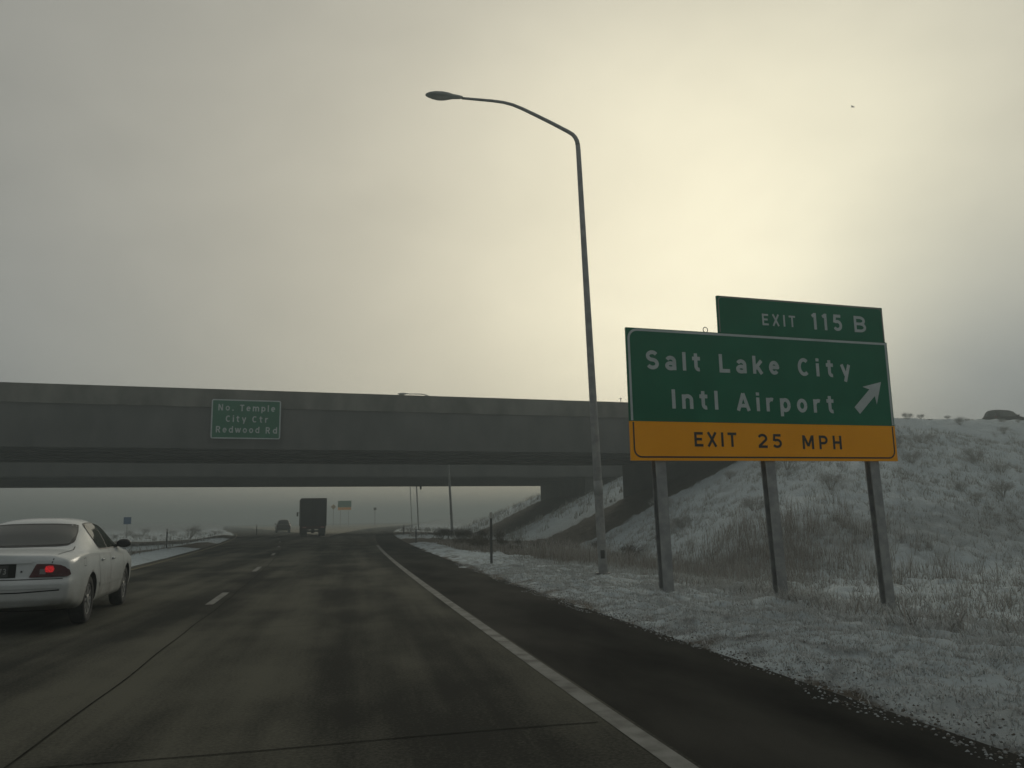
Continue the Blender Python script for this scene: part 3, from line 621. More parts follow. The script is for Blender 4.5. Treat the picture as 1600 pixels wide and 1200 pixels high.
lamp0 = street_lamp('nearest tall grey street lamp left of the big exit sign', (P0[0], 19.9, gz(P0[0], 19.9)))
for px, Y, lab in ((706, 70, 'street lamp behind the nearer overpass, its arm just above the parapet'), (653.5, 120, 'street lamp pole beyond both overpasses, third from the camera'), (643.3, 170, 'faintest, farthest street lamp pole seen under the bridges')):
    q = at_y(px, 835, Y); c = copy_tree(lamp0); c.location = (q[0]+0.06, Y, gz(q[0], Y)); c['label'] = lab
    c.rotation_euler = (0, R(-1.4), 0)

# ------------------------------------------------------------------ cars
glass = mat('tinted_glass', (0.014, 0.020, 0.020), (0.022, 0.030, 0.028), rough=0.12, scale=2, spec=0.5)
glass_s = mat('side_glass', (0.030, 0.036, 0.028), (0.045, 0.050, 0.036), rough=0.06, scale=1.5, spec=0.6)
rubber = mat('tyre_rubber', (0.015, 0.015, 0.015), (0.028, 0.027, 0.026), rough=0.9, scale=8, bump=0.3)
trim_b = mat('black_trim', (0.012, 0.012, 0.012), (0.022, 0.022, 0.021), rough=0.5)
under = mat('underbody_black', (0.008, 0.008, 0.008), (0.014, 0.013, 0.012), rough=0.95)
rim_m = mat('alloy_rim', (0.24, 0.24, 0.24), (0.32, 0.32, 0.31), rough=0.45, metal=0.5, scale=6)
lens_r = mat('taillight_red', (0.055, 0.006, 0.008), (0.09, 0.010, 0.012), rough=0.18, scale=6, spec=0.5)
lens_c = mat('clear_lens', (0.16, 0.15, 0.15), (0.22, 0.20, 0.20), rough=0.25)
brake = mat('brake_glow', (0.25, 0.01, 0.01), (0.35, 0.015, 0.012), rough=0.4, emit=((1.0, 0.02, 0.03), 1.1), scale=40)
chrome = mat('bright_trim', (0.35, 0.35, 0.35), (0.42, 0.42, 0.42), rough=0.35, metal=0.6)

def lamp_texture():
    nt = brake.node_tree; N = nt.nodes; L = nt.links; b = N['Principled BSDF']   # moulded prisms in front of the bulb
    tc = N.new('ShaderNodeTexCoord'); vo = N.new('ShaderNodeTexVoronoi'); vo.inputs['Scale'].default_value = 75; L.new(tc.outputs['Object'], vo.inputs['Vector'])
    mr = N.new('ShaderNodeMapRange'); mr.inputs['From Min'].default_value = 0.0; mr.inputs['From Max'].default_value = 0.75; mr.inputs['To Min'].default_value = 0.62; mr.inputs['To Max'].default_value = 0.08
    L.new(vo.outputs['Distance'], mr.inputs['Value']); L.new(mr.outputs[0], b.inputs['Emission Strength'])
lamp_texture()
def chaikin(P, it=2):
    P = np.array(P, float)
    for _ in range(it):
        Q = 0.75*P[:-1]+0.25*P[1:]; S_ = 0.25*P[:-1]+0.75*P[1:]
        M_ = np.empty((len(Q)*2, P.shape[1])); M_[0::2] = Q; M_[1::2] = S_
        P = np.vstack([P[:1], M_, P[-1:]])
    return P
def build_car(name, label, loc, rz, D, paint_m, detail=True, group=None, lit=True):
    root = empty(name, loc, rz); tag(root, label, D['cat'], group)
    Ln = D['L']; sg = np.linspace(0, Ln, 260)
    def prof(key, sig=0.05):
        k = np.array(D[key]); v_ = np.interp(sg, k[:, 0], k[:, 1]); w_ = int(sig/(Ln/259))*2+1; ker = np.hanning(w_+2)[1:-1]; ker /= ker.sum()
        return np.convolve(np.pad(v_, w_//2, mode='edge'), ker, 'valid')
    zt, W, zs, zb = prof('zt', 0.09), prof('W', 0.08), prof('zs'), prof('zb')
    st = np.unique(np.concatenate([np.linspace(0, 0.5, 9), np.linspace(0.5, Ln-0.5, 42), np.linspace(Ln-0.5, Ln, 9)]))
    rings = []
    for s in st:
        z_t, w, z_s, z_b = (float(np.interp(s, sg, a)) for a in (zt, W, zs, zb))
        k = min(max((z_t-z_s-0.06)/0.36, 0), 1)
        z8 = z_t-0.02-0.045*k; y8 = w*(0.74-0.10*k); y6, z6 = w*0.925, z_s+0.03; z6 = min(z6, z_t-0.012)
        if k == 0: z8 = max(z_t-0.015, z6)
        y7 = y6+(y8-y6)*0.5+0.025*k; z7 = z6+(z8-z6)*0.52
        pts = [(0, z_b), (w*0.80, z_b), (w*0.955, z_b+0.05), (w*0.99, 0.46), (w, 0.60), (w*0.995, 0.74), (w*0.97, z_s), (y6, z6), (y7, z7), (y8, z8), (y8*0.55, z_t-0.006), (0, z_t)]
        pts = chaikin(pts, 2); ro = []
        for y_, z_ in pts:
            so = np.interp(z_, D['rear_z'], D['rear_off'])*max(0, 1-s/0.5); fo = np.interp(z_, D['front_z'], D['front_off'])*max(0, 1-(Ln-s)/0.6)
            ro.append((y_, s+so-fo, z_))
        rings.append(ro)
    n = len(rings[0]); bm = bmesh.new(); G = {}
    for sd_ in (1, -1):
        for i, ro in enumerate(rings):
            for j, p_ in enumerate(ro): G[sd_, i, j] = bm.verts.new((sd_*p_[0], p_[1], p_[2]))
    for sd_ in (1, -1):
        for i in range(len(rings)-1):
            for j in range(n-1):
                q = [G[sd_, i, j], G[sd_, i+1, j], G[sd_, i+1, j+1], G[sd_, i, j+1]]
                bm.faces.new(q if sd_ > 0 else q[::-1])
    mcol = 8
    for end, i in ((-1, 0), (1, len(rings)-1)):     # close both ends with a gently bowed face
        rows = []
        for j in range(n):
            a = rings[i][j]; row = []
            for c in range(mcol+1):
                t = 1-2*c/mcol
                if c == 0: row.append(G[1, i, j])
                elif c == mcol: row.append(G[-1, i, j])
                else: row.append(bm.verts.new((a[0]*t, a[1]+end*0.055*(1-t*t), a[2])))
            rows.append(row)
        for j in range(n-1):
            for c in range(mcol):
                q = [rows[j][c], rows[j+1][c], rows[j+1][c+1], rows[j][c+1]]; bm.faces.new(q if end < 0 else q[::-1])
    bmesh.ops.remove_doubles(bm, verts=bm.verts, dist=0.002); bmesh.ops.recalc_face_normals(bm, faces=bm.faces)
    bvh = BVHTree.FromBMesh(bm)
    me = bpy.data.meshes.new('body'); bm.to_mesh(me); bm.free()
    body = link('body', me, paint_m, root, True); me.materials.append(under)
    R_ARCH, ZA = D['r']+0.045, D['r']
    # cut the wheel arches
    cb = MB()
    for s in D['axles']:
        for sx in (-1, 1):
            cb.lathe_x([(0.001, sx*0.56), (R_ARCH, sx*0.56), (R_ARCH, sx*1.2), (0.001, sx*1.2)], (0, s, ZA), 40)
    cut = cb.build('cutter', under); bmesh_fix = bmesh.new(); bmesh_fix.from_mesh(cut.data); bmesh.ops.remove_doubles(bmesh_fix, verts=bmesh_fix.verts, dist=0.004); bmesh.ops.recalc_face_normals(bmesh_fix, faces=bmesh_fix.faces); bmesh_fix.to_mesh(cut.data); bmesh_fix.free()
    mo = body.modifiers.new('b', 'BOOLEAN'); mo.operation = 'DIFFERENCE'; mo.object = cut; mo.solver = 'EXACT'
    body_parent = body.parent; body.parent = None; bpy.context.view_layer.update()
    nm_ = bpy.data.meshes.new_from_object(body.evaluated_get(bpy.context.evaluated_depsgraph_get())); body.modifiers.clear()
    body.parent = body_parent; bpy.data.objects.remove(cut)
    if len(nm_.polygons) > 500: body.data = nm_; nm_.name = 'body'
    for pl in body.data.polygons:
        c = pl.center; pl.material_index = 0
        if c.z < D['zb'][2][1]+0.03: pl.material_index = 1
        for s in D['axles']:
            if math.hypot(c.y-s, c.z-ZA) < R_ARCH+0.004 and abs(c.x) > 0.4 and abs(c.x) < 0.985*W.max() and math.hypot(c.y-s, c.z-ZA) < R_ARCH+0.004:
                n_ = pl.normal
                if abs(n_.x) > 0.95 and abs(c.x) > 0.7: continue
                pl.material_index = 1; pl.use_smooth = False
    def hit_side(sg_, s, z):
        h = bvh.ray_cast(Vector((sg_*2.5, s, z)), Vector((-sg_, 0, 0))); return h[0], h[1]
    def hit_rear(x, z):
        h = bvh.ray_cast(Vector((x, -2.5, z)), Vector((0, 1, 0))); return h[0], h[1]
    def hit_front(x, z):
        h = bvh.ray_cast(Vector((x, Ln+2.5, z)), Vector((0, -1, 0))); return h[0], h[1]
    def hit_top(x, s):
        h = bvh.ray_cast(Vector((x, s, 4)), Vector((0, 0, -1))); return h[0], h[1]
    def patch(nm2, m, par, hit, a0, a1, lo, hi, off=0.004, na=18, nb=8):
        vs_, ok = [], True
        for i in range(na+1):
            a = a0+(a1-a0)*i/na; l, h_ = lo(a), hi(a)
            for j in range(nb+1):
                q, nn = hit(a, l+(h_-l)*j/nb)
                if q is None: q, nn = Vector((0, 0, 0.5)), Vector((0, 0, 1)); ok = False
                vs_.append(q+nn*off)
        if not ok: return None
        mb = MB(); mb.add(vs_, [(i*(nb+1)+j, (i+1)*(nb+1)+j, (i+1)*(nb+1)+j+1, i*(nb+1)+j+1) for i in range(na) for j in range(nb)])
        return mb.build(nm2, m, par, True)
    def line(nm2, m, par, hit, pts, w, off=0.003, res=0.04):
        P = [np.array(pts[0], float)]
        for a, b in zip(pts[:-1], pts[1:]):
            a, b = np.array(a, float), np.array(b, float); k = max(1, int(np.linalg.norm(b-a)/res)); P += [a+(b-a)*i/k for i in range(1, k+1)]
        vs_ = []
        for i, q in enumerate(P):
            t = P[min(i+1, len(P)-1)]-P[max(i-1, 0)]; t /= np.linalg.norm(t); nn2 = np.array([-t[1], t[0]])*w/2
            for sgn in (1, -1):
                h, nn = hit(*(q+sgn*nn2))
                if h is None: return None
                vs_.append(h+nn*off)
        mb = MB(); mb.add(vs_, [(2*i, 2*i+1, 2*i+3, 2*i+2) for i in range(len(P)-1)]); return mb.build(nm2, m, par, True)
    fi = lambda pts: (lambda a: float(np.interp(a, [p_[0] for p_ in pts], [p_[1] for p_ in pts])))
    # glazing
    rw = D['rear_win']; patch('rear_window_seal', trim_b, root, hit_rear, -rw['w'], rw['w'], fi(rw['lo']), fi(rw['hi']), 0.004, 28, 10)
    q_ = 0.035; g = patch('rear_window', glass, root, hit_rear, -rw['w']+q_, rw['w']-q_, lambda a: fi(rw['lo'])(a)+0.02, lambda a: fi(rw['hi'])(a)-0.022, 0.008, 28, 10)
    ww = D['windscreen']; patch('windscreen', glass, root, hit_front, -ww['w'], ww['w'], fi(ww['lo']), fi(ww['hi']), 0.006, 20, 10)
    for sg_ in (1, -1):
        hs = lambda s, z, sg_=sg_: hit_side(sg_, s, z)
        sw = D['side_win']; a0, a1 = sw['lo'][0][0], sw['lo'][-1][0]
        patch('side_window_frame', trim_b, root, hs, a0, a1, fi(sw['lo']), fi(sw['hi']), 0.004, 40, 8)
        for b0, b1 in D['panes']:
            lo2, hi2 = (lambda a: min(fi(sw['lo'])(a)+0.018, fi(sw['hi'])(a)-0.0175)), (lambda a: max(fi(sw['hi'])(a)-0.017, fi(sw['lo'])(a)+0.018))
            patch('side_window', glass_s, root, hs, b0, b1, lo2, hi2, 0.008, 26, 8)
        for ln in D.get('seams', []): line('door_seam', trim_b, root, hs, ln, 0.012, 0.0025)
        for ln in D.get('mouldings', []): line('side_moulding', D.get('mould_m', paint_m), root, hs, ln, 0.05, 0.012)
        for s, z in D.get('handles', []):
            h, nn = hs(s, z); mb = MB(); mb.box((h.x+sg_*0.012, s, z), (0.03, 0.17, 0.032)); mb.build('door_handle', paint_m, root, True, 0.008)
        # mirror
        mz, ms = D['mirror']; h, nn = hs(ms, mz); cx = h.x+sg_*0.115; vs_, fs = [], []
        for i, (t, r1) in enumerate(((-0.07, 0.05), (-0.06, 0.085), (-0.02, 0.10), (0.05, 0.085), (0.10, 0.04))):
            for k in range(12):
                a = 2*math.pi*k/12; vs_.append((cx+1.15*r1*math.cos(a), ms+t, mz+0.06+0.72*r1*math.sin(a)))
        fs = [(i*12+k, i*12+(k+1) % 12, (i+1)*12+(k+1) % 12, (i+1)*12+k) for i in range(4) for k in range(12)]+[tuple(range(11, -1, -1)), tuple(48+k for k in range(12))]
        mb = MB(); mb.add(vs_, fs); mb.hexa([(h.x-sg_*0.05, ms-0.03, mz), (cx, ms-0.03, mz+0.02), (cx, ms+0.05, mz+0.02), (h.x-sg_*0.05, ms+0.06, mz), (h.x-sg_*0.05, ms-0.03, mz+0.04), (cx, ms-0.03, mz+0.06), (cx, ms+0.05, mz+0.06), (h.x-sg_*0.05, ms+0.06, mz+0.04)]); mb.build('side_mirror', trim_b, root, True)
        # tail light
        tl = D['tail']; hr = lambda a, z, sg_=sg_: hit_rear(sg_*a, z)
        t_ = patch('taillight', lens_r, root, hr, tl['lo'][0][0], tl['lo'][-1][0], fi(tl['lo']), fi(tl['hi']), 0.016, 30, 8)
        if detail and t_:
            patch('reversing_lens', lens_c, t_, hr, tl['lo'][0][0]+0.115, tl['lo'][0][0]+0.185, lambda a: 0.735, lambda a: 0.80, 0.019, 4, 3)
            if lit:
                cx, cz, rx, rz_ = tl['bulb']
                patch('brake_lamp', brake, t_, hr, cx-rx, cx+rx, lambda a: cz-rz_*max(0, 1-((a-cx)/rx)**4)**0.5, lambda a: cz+rz_*max(0, 1-((a-cx)/rx)**4)**0.5, 0.020, 10, 6)
    # wheels
    for s in D['axles']:
        for sx in (-1, 1):
            xo = W.max()-0.035; r = D['r']; mb = MB()
            mb.lathe_x([(r*0.62, -0.19*sx), (r*0.93, -0.195*sx), (r*0.985, -0.17*sx), (r, -0.12*sx), (r, -0.06*sx), (r*0.985, -0.02*sx), (r*0.93, 0.0), (r*0.66, -0.004*sx), (r*0.63, -0.03*sx)], (sx*xo, s, r), 36)
            ty = mb.build('wheel', rubber, root, True)
            mb = MB(); mb.lathe_x([(r*0.66, -0.012*sx), (r*0.60, -0.012*sx), (r*0.57, -0.05*sx), (0.001, -0.06*sx)], (sx*xo, s, r), 32)
            for k in range(10):
                a = 2*math.pi*k/10; ca, sa = math.cos(a), math.sin(a); w0, w1 = 0.012, 0.024
                def pt(rr, ww_, x): return (sx*xo+x*sx, s+rr*ca-ww_*sa, r+rr*sa+ww_*ca)
                mb.hexa([pt(0.05, -w0, -0.05), pt(r*0.6, -w1, -0.05), pt(r*0.6, w1, -0.05), pt(0.05, w0, -0.05), pt(0.05, -w0, -0.018), pt(r*0.6, -w1, -0.016), pt(r*0.6, w1, -0.016), pt(0.05, w0, -0.018)])
            mb.lathe_x([(0.065, -0.05*sx), (0.065, -0.012*sx), (0.05, -0.006*sx), (0.001, -0.004*sx)], (sx*xo, s, r), 16)
            mb.build('rim', rim_m, ty)
    return root, dict(patch=patch, line=line, hit_rear=hit_rear, hit_side=hit_side, hit_top=hit_top, fi=fi, body=body)

SEDAN = dict(cat='car', L=5.0, r=0.325, axles=(1.10, 3.85),
    zt=[(0, 0.985), (0.1, 1.0), (0.55, 1.028), (0.80, 1.045), (0.90, 1.07), (1.30, 1.26), (1.70, 1.415), (1.95, 1.455), (2.4, 1.475), (2.9, 1.43), (3.15, 1.36), (3.9, 1.00), (4.1, 0.97), (4.6, 0.86), (4.9, 0.74), (5.0, 0.66)],
    W=[(0, 0.835), (0.10, 0.88), (0.35, 0.912), (0.9, 0.925), (3.9, 0.925), (4.4, 0.90), (4.75, 0.80), (5.0, 0.62)],
    zs=[(0, 0.88), (0.5, 0.935), (1.0, 0.955), (2.5, 0.93), (3.9, 0.90), (4.5, 0.78), (5.0, 0.60)],
    zb=[(0, 0.33), (0.3, 0.28), (0.8, 0.21), (4.2, 0.21), (4.7, 0.24), (5.0, 0.30)],
    rear_z=[0.25, 0.34, 0.42, 0.62, 0.655, 0.68, 0.90, 1.0], rear_off=[0.16, 0.05, 0.0, 0.0, 0.03, 0.065, 0.08, 0.10],
    front_z=[0.25, 0.35, 0.55, 0.7, 0.9], front_off=[0.06, 0.0, 0.0, 0.05, 0.2],
    rear_win=dict(w=0.655, lo=[(-0.655, 1.11), (-0.63, 1.075), (-0.5, 1.062), (0, 1.06), (0.5, 1.062), (0.63, 1.075), (0.655, 1.11)], hi=[(-0.655, 1.14), (-0.58, 1.335), (-0.54, 1.362), (-0.3, 1.378), (0, 1.382), (0.3, 1.378), (0.54, 1.362), (0.58, 1.335), (0.655, 1.14)]),
    windscreen=dict(w=0.66, lo=[(-0.66, 1.03), (0, 1.03), (0.66, 1.03)], hi=[(-0.66, 1.05), (-0.52, 1.36), (0, 1.39), (0.52, 1.36), (0.66, 1.05)]),
    side_win=dict(lo=[(1.72, 1.16), (1.75, 1.06), (1.80, 1.00), (1.90, 0.985), (2.3, 0.98), (3.55, 0.985)], hi=[(1.72, 1.18), (1.75, 1.27), (1.80, 1.33), (1.90, 1.37), (2.05, 1.385), (2.4, 1.39), (2.8, 1.36), (3.1, 1.27), (3.45, 1.06), (3.55, 0.99)]),
    panes=((1.745, 2.36), (2.42, 3.47)), seams=[[(1.62, 0.97), (1.56, 0.75), (1.66, 0.55), (1.68, 0.33)], [(2.39, 0.96), (2.40, 0.6), (2.41, 0.33)], [(3.48, 0.93), (3.50, 0.6), (3.42, 0.33)]],
    mouldings=[[(1.62, 0.50), (3.40, 0.50)]], handles=[(1.80, 0.84), (2.60, 0.83)], mirror=(0.985, 3.28),
    tail=dict(lo=[(0.395, 0.70), (0.41, 0.698), (0.79, 0.698), (0.835, 0.70), (0.848, 0.72)], hi=[(0.395, 0.703), (0.41, 0.735), (0.465, 0.865), (0.62, 0.862), (0.74, 0.845), (0.80, 0.82), (0.835, 0.78), (0.848, 0.73)], bulb=(0.62, 0.797, 0.055, 0.042)))
white = mat('white_car_paint', (0.54, 0.57, 0.57), (0.63, 0.655, 0.655), rough=0.22, scale=1.2, detail=8, spec=0.5)
def dirty_white():
    nt = white.node_tree; N = nt.nodes; L = nt.links; b = N['Principled BSDF']   # road salt film, thicker low on the body
    tc = N.new('ShaderNodeTexCoord'); sx = N.new('ShaderNodeSeparateXYZ'); L.new(tc.outputs['Object'], sx.inputs[0])
    nz = N.new('ShaderNodeTexNoise'); nz.inputs['Scale'].default_value = 5; nz.inputs['Detail'].default_value = 7; L.new(tc.outputs['Object'], nz.inputs['Vector'])
    mr = N.new('ShaderNodeMapRange'); mr.inputs['From Min'].default_value = 0.75; mr.inputs['From Max'].default_value = 0.3; L.new(sx.outputs['Z'], mr.inputs['Value'])
    mu = N.new('ShaderNodeMath'); mu.operation = 'MULTIPLY'; L.new(mr.outputs[0], mu.inputs[0]); L.new(nz.outputs['Fac'], mu.inputs[1])
    mx = N.new('ShaderNodeMix'); mx.data_type = 'RGBA'; L.new(mu.outputs[0], mx.inputs['Factor'])
    src = b.inputs['Base Color'].links[0].from_socket; L.new(src, mx.inputs['A']); mx.inputs['B'].default_value = (0.24, 0.22, 0.18, 1); L.new(mx.outputs['Result'], b.inputs['Base Color'])
dirty_white()
CAR_X, CAR_Y, CAR_S = -4.45, 11.44, 0.985
sedan, H_ = build_car('sedan', 'dirty white sedan with glowing brake light in the left lane', (CAR_X, CAR_Y, 0.006), R(5.0), SEDAN, white)
sedan.scale = (CAR_S,)*3
def sedan_rear():
    hr, ht = H_['hit_rear'], H_['hit_top']; line, patch, fi = H_['line'], H_['patch'], H_['fi']
    b = H_['body']
    for sg_ in (1, -1):
        line('trunk_seam', trim_b, sedan, ht, [(sg_*0.70, 0.96), (sg_*0.715, 0.80), (sg_*0.69, 0.45), (sg_*0.66, 0.24)], 0.012, 0.004)
        line('trunk_seam', trim_b, sedan, hr, [(sg_*0.655, 0.93), (sg_*0.64, 0.87)], 0.012, 0.004)
    line('bumper_seam', trim_b, sedan, hr, [(-0.78, 0.672), (0.78, 0.672)], 0.010, 0.004)
    line('bumper_groove', under, sedan, hr, [(-0.76, 0.535), (-0.3, 0.515), (0.3, 0.515), (0.76, 0.535)], 0.016, 0.003)
    line('bumper_ridge', white, sedan, hr, [(-0.78, 0.585), (0.78, 0.585)], 0.05, 0.012)
    patch('plate_recess', under, sedan, hr, -0.24, 0.24, lambda a: 0.70, lambda a: 0.872, 0.004, 8, 4)
    line('trunk_garnish', white, sedan, hr, [(-0.42, 0.895), (0.42, 0.895)], 0.035, 0.028)
    pl = patch('licence_plate', mat('dark_plate', (0.03, 0.032, 0.03), (0.05, 0.052, 0.05), rough=0.5), sedan, hr, -0.155, 0.155, lambda a: 0.71, lambda a: 0.86, 0.012, 2, 2)
    c = [v_.co for v_ in pl.data.vertices]; y_ = min(p_.y for p_ in c)
    word('N73', 'letter', pl, mat('plate_letters', (0.30, 0.31, 0.30), (0.36, 0.37, 0.36), rough=0.6), -0.01, 0.135, 0.745, 0.075, (0, y_-0.004, 0), (1, 0, 0), (0, 0, 1), 0.001, 0.16, 0.85)
    patch('keyhole', trim_b, sedan, hr, 0.292, 0.315, lambda a: 0.762, lambda a: 0.785, 0.006, 3, 3)
    mb = MB(); mb.tube([(-0.52, 0.02, 0.27), (-0.52, 0.5, 0.27)], 0.03, 10); mb.build('exhaust_pipe', steel_dk, sedan, True)
    # rear seat backs and head restraints behind the glass are too dark to read; fuel door on the right side
    hs = lambda s, z: H_['hit_side'](1, s, z)
    line('fuel_door_seam', under, sedan, hs, [(0.62, 0.80), (0.62, 0.90), (0.74, 0.905), (0.74, 0.80), (0.62, 0.80)], 0.006, 0.002)
sedan_rear()

SUV = dict(SEDAN); SUV.update(L=4.6, r=0.36, axles=(0.85, 3.55),
    zt=[(0, 1.02), (0.04, 1.20), (0.25, 1.60), (0.45, 1.72), (1.0, 1.76), (2.2, 1.74), (2.7, 1.66), (3.4, 1.16), (3.6, 1.12), (4.3, 1.0), (4.6, 0.85)],
    W=[(0, 0.84), (0.15, 0.90), (0.5, 0.93), (3.8, 0.93), (4.3, 0.86), (4.6, 0.68)], zs=[(0, 0.98), (0.5, 1.02), (3.4, 1.02), (4.6, 0.75)], zb=[(0, 0.42), (0.3, 0.38), (0.8, 0.30), (4.0, 0.30), (4.6, 0.36)],
    rear_z=[0.3, 0.45, 0.5, 0.7, 0.76, 1.2], rear_off=[0.2, 0.0, 0.0, 0.0, 0.06, 0.10],
    rear_win=dict(w=0.62, lo=[(-0.62, 1.16), (0, 1.14), (0.62, 1.16)], hi=[(-0.62, 1.18), (-0.54, 1.58), (0, 1.62), (0.54, 1.58), (0.62, 1.18)]),
    windscreen=dict(w=0.62, lo=[(-0.62, 1.2), (0, 1.2), (0.62, 1.2)], hi=[(-0.62, 1.22), (-0.5, 1.6), (0, 1.64), (0.5, 1.6), (0.62, 1.22)]),
    side_win=dict(lo=[(0.45, 1.12), (1.0, 1.09), (3.2, 1.09)], hi=[(0.45, 1.14), (0.6, 1.55), (1.0, 1.60), (2.3, 1.60), (2.7, 1.50), (3.2, 1.10)]), panes=((0.5, 1.2), (1.25, 2.1), (2.15, 3.1)),
    seams=[], mouldings=[], handles=[], mirror=(1.12, 2.95),
    tail=dict(lo=[(0.70, 0.80), (0.86, 0.80)], hi=[(0.70, 1.05), (0.86, 1.02)], bulb=(0.78, 0.9, 0.03, 0.05)))
dark_car = mat('dark_grey_car_paint', (0.030, 0.032, 0.030), (0.042, 0.044, 0.042), rough=0.35, scale=2)
p = at_y(443, 832, 112); build_car('dark_car', 'small dark car far ahead in the lane left of the truck', (p[0], 112, 0.006), R(7.5), SUV, dark_car, detail=False, lit=False)
brown_car = mat('dull_dark_car_paint', (0.045, 0.042, 0.040), (0.06, 0.056, 0.053), rough=0.8, scale=2, spec=0.15)
pc = bp(54.3, 4.2, 8.40)
ecar, _ = build_car('hatchback_car', 'dark car on the road on top of the snowy embankment', (pc[0], pc[1], 8.40), TH-R(90), SUV, brown_car, detail=False, lit=False); ecar.scale = (0.86,)*3

# ------------------------------------------------------------------ box truck
def box_truck():
    p = at_y(489.5, 838, 80); root = empty('box_truck', (p[0], 80, 0.006), R(5.0)); tag(root, 'dark box truck seen from behind under the overpass', 'truck')
    dk = mat('truck_box_dark', (0.022, 0.024, 0.023), (0.034, 0.036, 0.034), rough=0.6, scale=1.5); fr = mat('truck_frame_black', (0.010, 0.010, 0.010), (0.016, 0.015, 0.015), rough=0.7)
    w = 1.19; mb = MB(); mb.box((0, 3.3, 2.26), (2*w, 6.4, 2.62)); box_ = mb.build('cargo_box', dk, root, bevel=0.04)
    for sx in (-1, 1):
        mb = MB(); mb.box((sx*0.575, 0.085, 2.26), (1.10, 0.03, 2.40)); d = mb.build('rear_door', dk, root, bevel=0.01)
        mb = MB(); mb.tube([(sx*0.12, 0.055, 1.15), (sx*0.12, 0.055, 3.38)], 0.018, 8); mb.build('locking_bar', fr, d)
        mb = MB(); mb.box((sx*0.82, 0.05, 0.86), (0.34, 0.05, 0.09)); mb.build('taillight', mat('truck_lamp', (0.30, 0.16, 0.14), (0.36, 0.2, 0.18), rough=0.4), root)
        mb = MB(); mb.box((sx*0.86, 1.15, 0.55), (0.60, 0.02, 0.55)); mb.build('mud_flap', rubber, root)
        for yy in (1.85, 6.9):
            mb = MB(); r = 0.48; wd = 0.58 if yy < 3 else 0.30
            mb.lathe_x([(r*0.5, -wd*sx), (r*0.94, -wd*sx), (r, -wd*0.9*sx), (r, -0.04*sx), (r*0.94, 0), (r*0.55, 0), (r*0.5, -0.08*sx), (0.01, -0.08*sx)], (sx*1.12, yy, r), 28); wh = mb.build('wheel', rubber, root, True)
            mb = MB(); mb.lathe_x([(r*0.52, -0.06*sx), (0.16, -0.05*sx), (0.15, 0.0), (0.01, 0.0)], (sx*1.12, yy, r), 18); mb.build('rim', steel_dk, wh)
        mb = MB(); mb.tube([(sx*1.1, 7.3, 2.3), (sx*1.36, 7.2, 2.3)], 0.02, 6); mb.box((sx*1.36, 7.15, 2.15), (0.16, 0.06, 0.42)); mb.build('side_mirror', fr, root)
        mb = MB(); mb.box((sx*0.40, 3.9, 0.78), (0.10, 7.4, 0.26)); mb.build('frame_rail', fr, root)
    mb = MB(); mb.box((0, 0.10, 0.86), (2.25, 0.08, 0.20)); mb.build('rear_crossbar', mat('truck_red_bar', (0.05, 0.012, 0.012), (0.07, 0.016, 0.016), rough=0.6), root, bevel=0.01)
    mb = MB(); mb.box((0, 0.20, 0.52), (2.0, 0.10, 0.14)); mb.box((-0.5, 0.2, 0.68), (0.08, 0.08, 0.26)); mb.box((0.5, 0.2, 0.68), (0.08, 0.08, 0.26)); mb.build('underride_guard', fr, root)
    mb = MB(); mb.tube([(-1.0, 1.85, 0.48), (1.0, 1.85, 0.48)], 0.07, 10); mb.tube([(0, 1.65, 0.48), (0, 2.05, 0.48)], 0.2, 12); mb.build('rear_axle', fr, root)
    mb = MB(); mb.hexa([(-1.08, 6.6, 0.6), (1.08, 6.6, 0.6), (1.0, 8.3, 0.6), (-1.0, 8.3, 0.6), (-1.05, 6.6, 2.7), (1.05, 6.6, 2.7), (0.95, 7.6, 2.7), (-0.95, 7.6, 2.7)]); mb.build('cab', dk, root, bevel=0.06)
box_truck()

# ------------------------------------------------------------------ bird
def bird():
    d = pix(1332, 167); d = d/np.linalg.norm(d); P = CAM+d*29
    root_v, fs = [], []
    st = [(-0.20, 0.004), (-0.14, 0.022), (-0.05, 0.042), (0.05, 0.046), (0.12, 0.034), (0.16, 0.024), (0.20, 0.022), (0.235, 0.006)]
    n = 8
    for x, r in st:
        for k in range(n): a = 2*math.pi*k/n; root_v.append((r*math.cos(a), x, r*math.sin(a)))
    fs = [(i*n+k, i*n+(k+1) % n, (i+1)*n+(k+1) % n, (i+1)*n+k) for i in range(len(st)-1) for k in range(n)]
    for sx, tipz in ((-1, 0.02), (1, 0.05)):
        b = len(root_v); root_v += [(sx*0.02, 0.10, 0.03), (sx*0.02, -0.08, 0.02), (sx*0.16, 0.13, 0.11), (sx*0.16, -0.05, 0.10), (sx*0.34, 0.02, tipz), (sx*0.31, -0.05, tipz)]
        fs += [(b, b+1, b+3, b+2), (b+2, b+3, b+5, b+4)]
    root_v += [(-0.05, -0.32, 0.0), (0.05, -0.32, 0.0), (0, -0.16, 0.01)]; fs.append((len(root_v)-3, len(root_v)-2, len(root_v)-1))
    o = raw('bird', root_v, fs, mat('dark_feathers', (0.03, 0.028, 0.025), (0.05, 0.047, 0.042), rough=0.9)); o.location = P; o.rotation_euler = (R(10), R(12), R(20)); o.scale = (0.25, 0.25, 0.25)
    tag(o, 'tiny dark bird flying in the bright sky above the exit sign', 'bird')
bird()

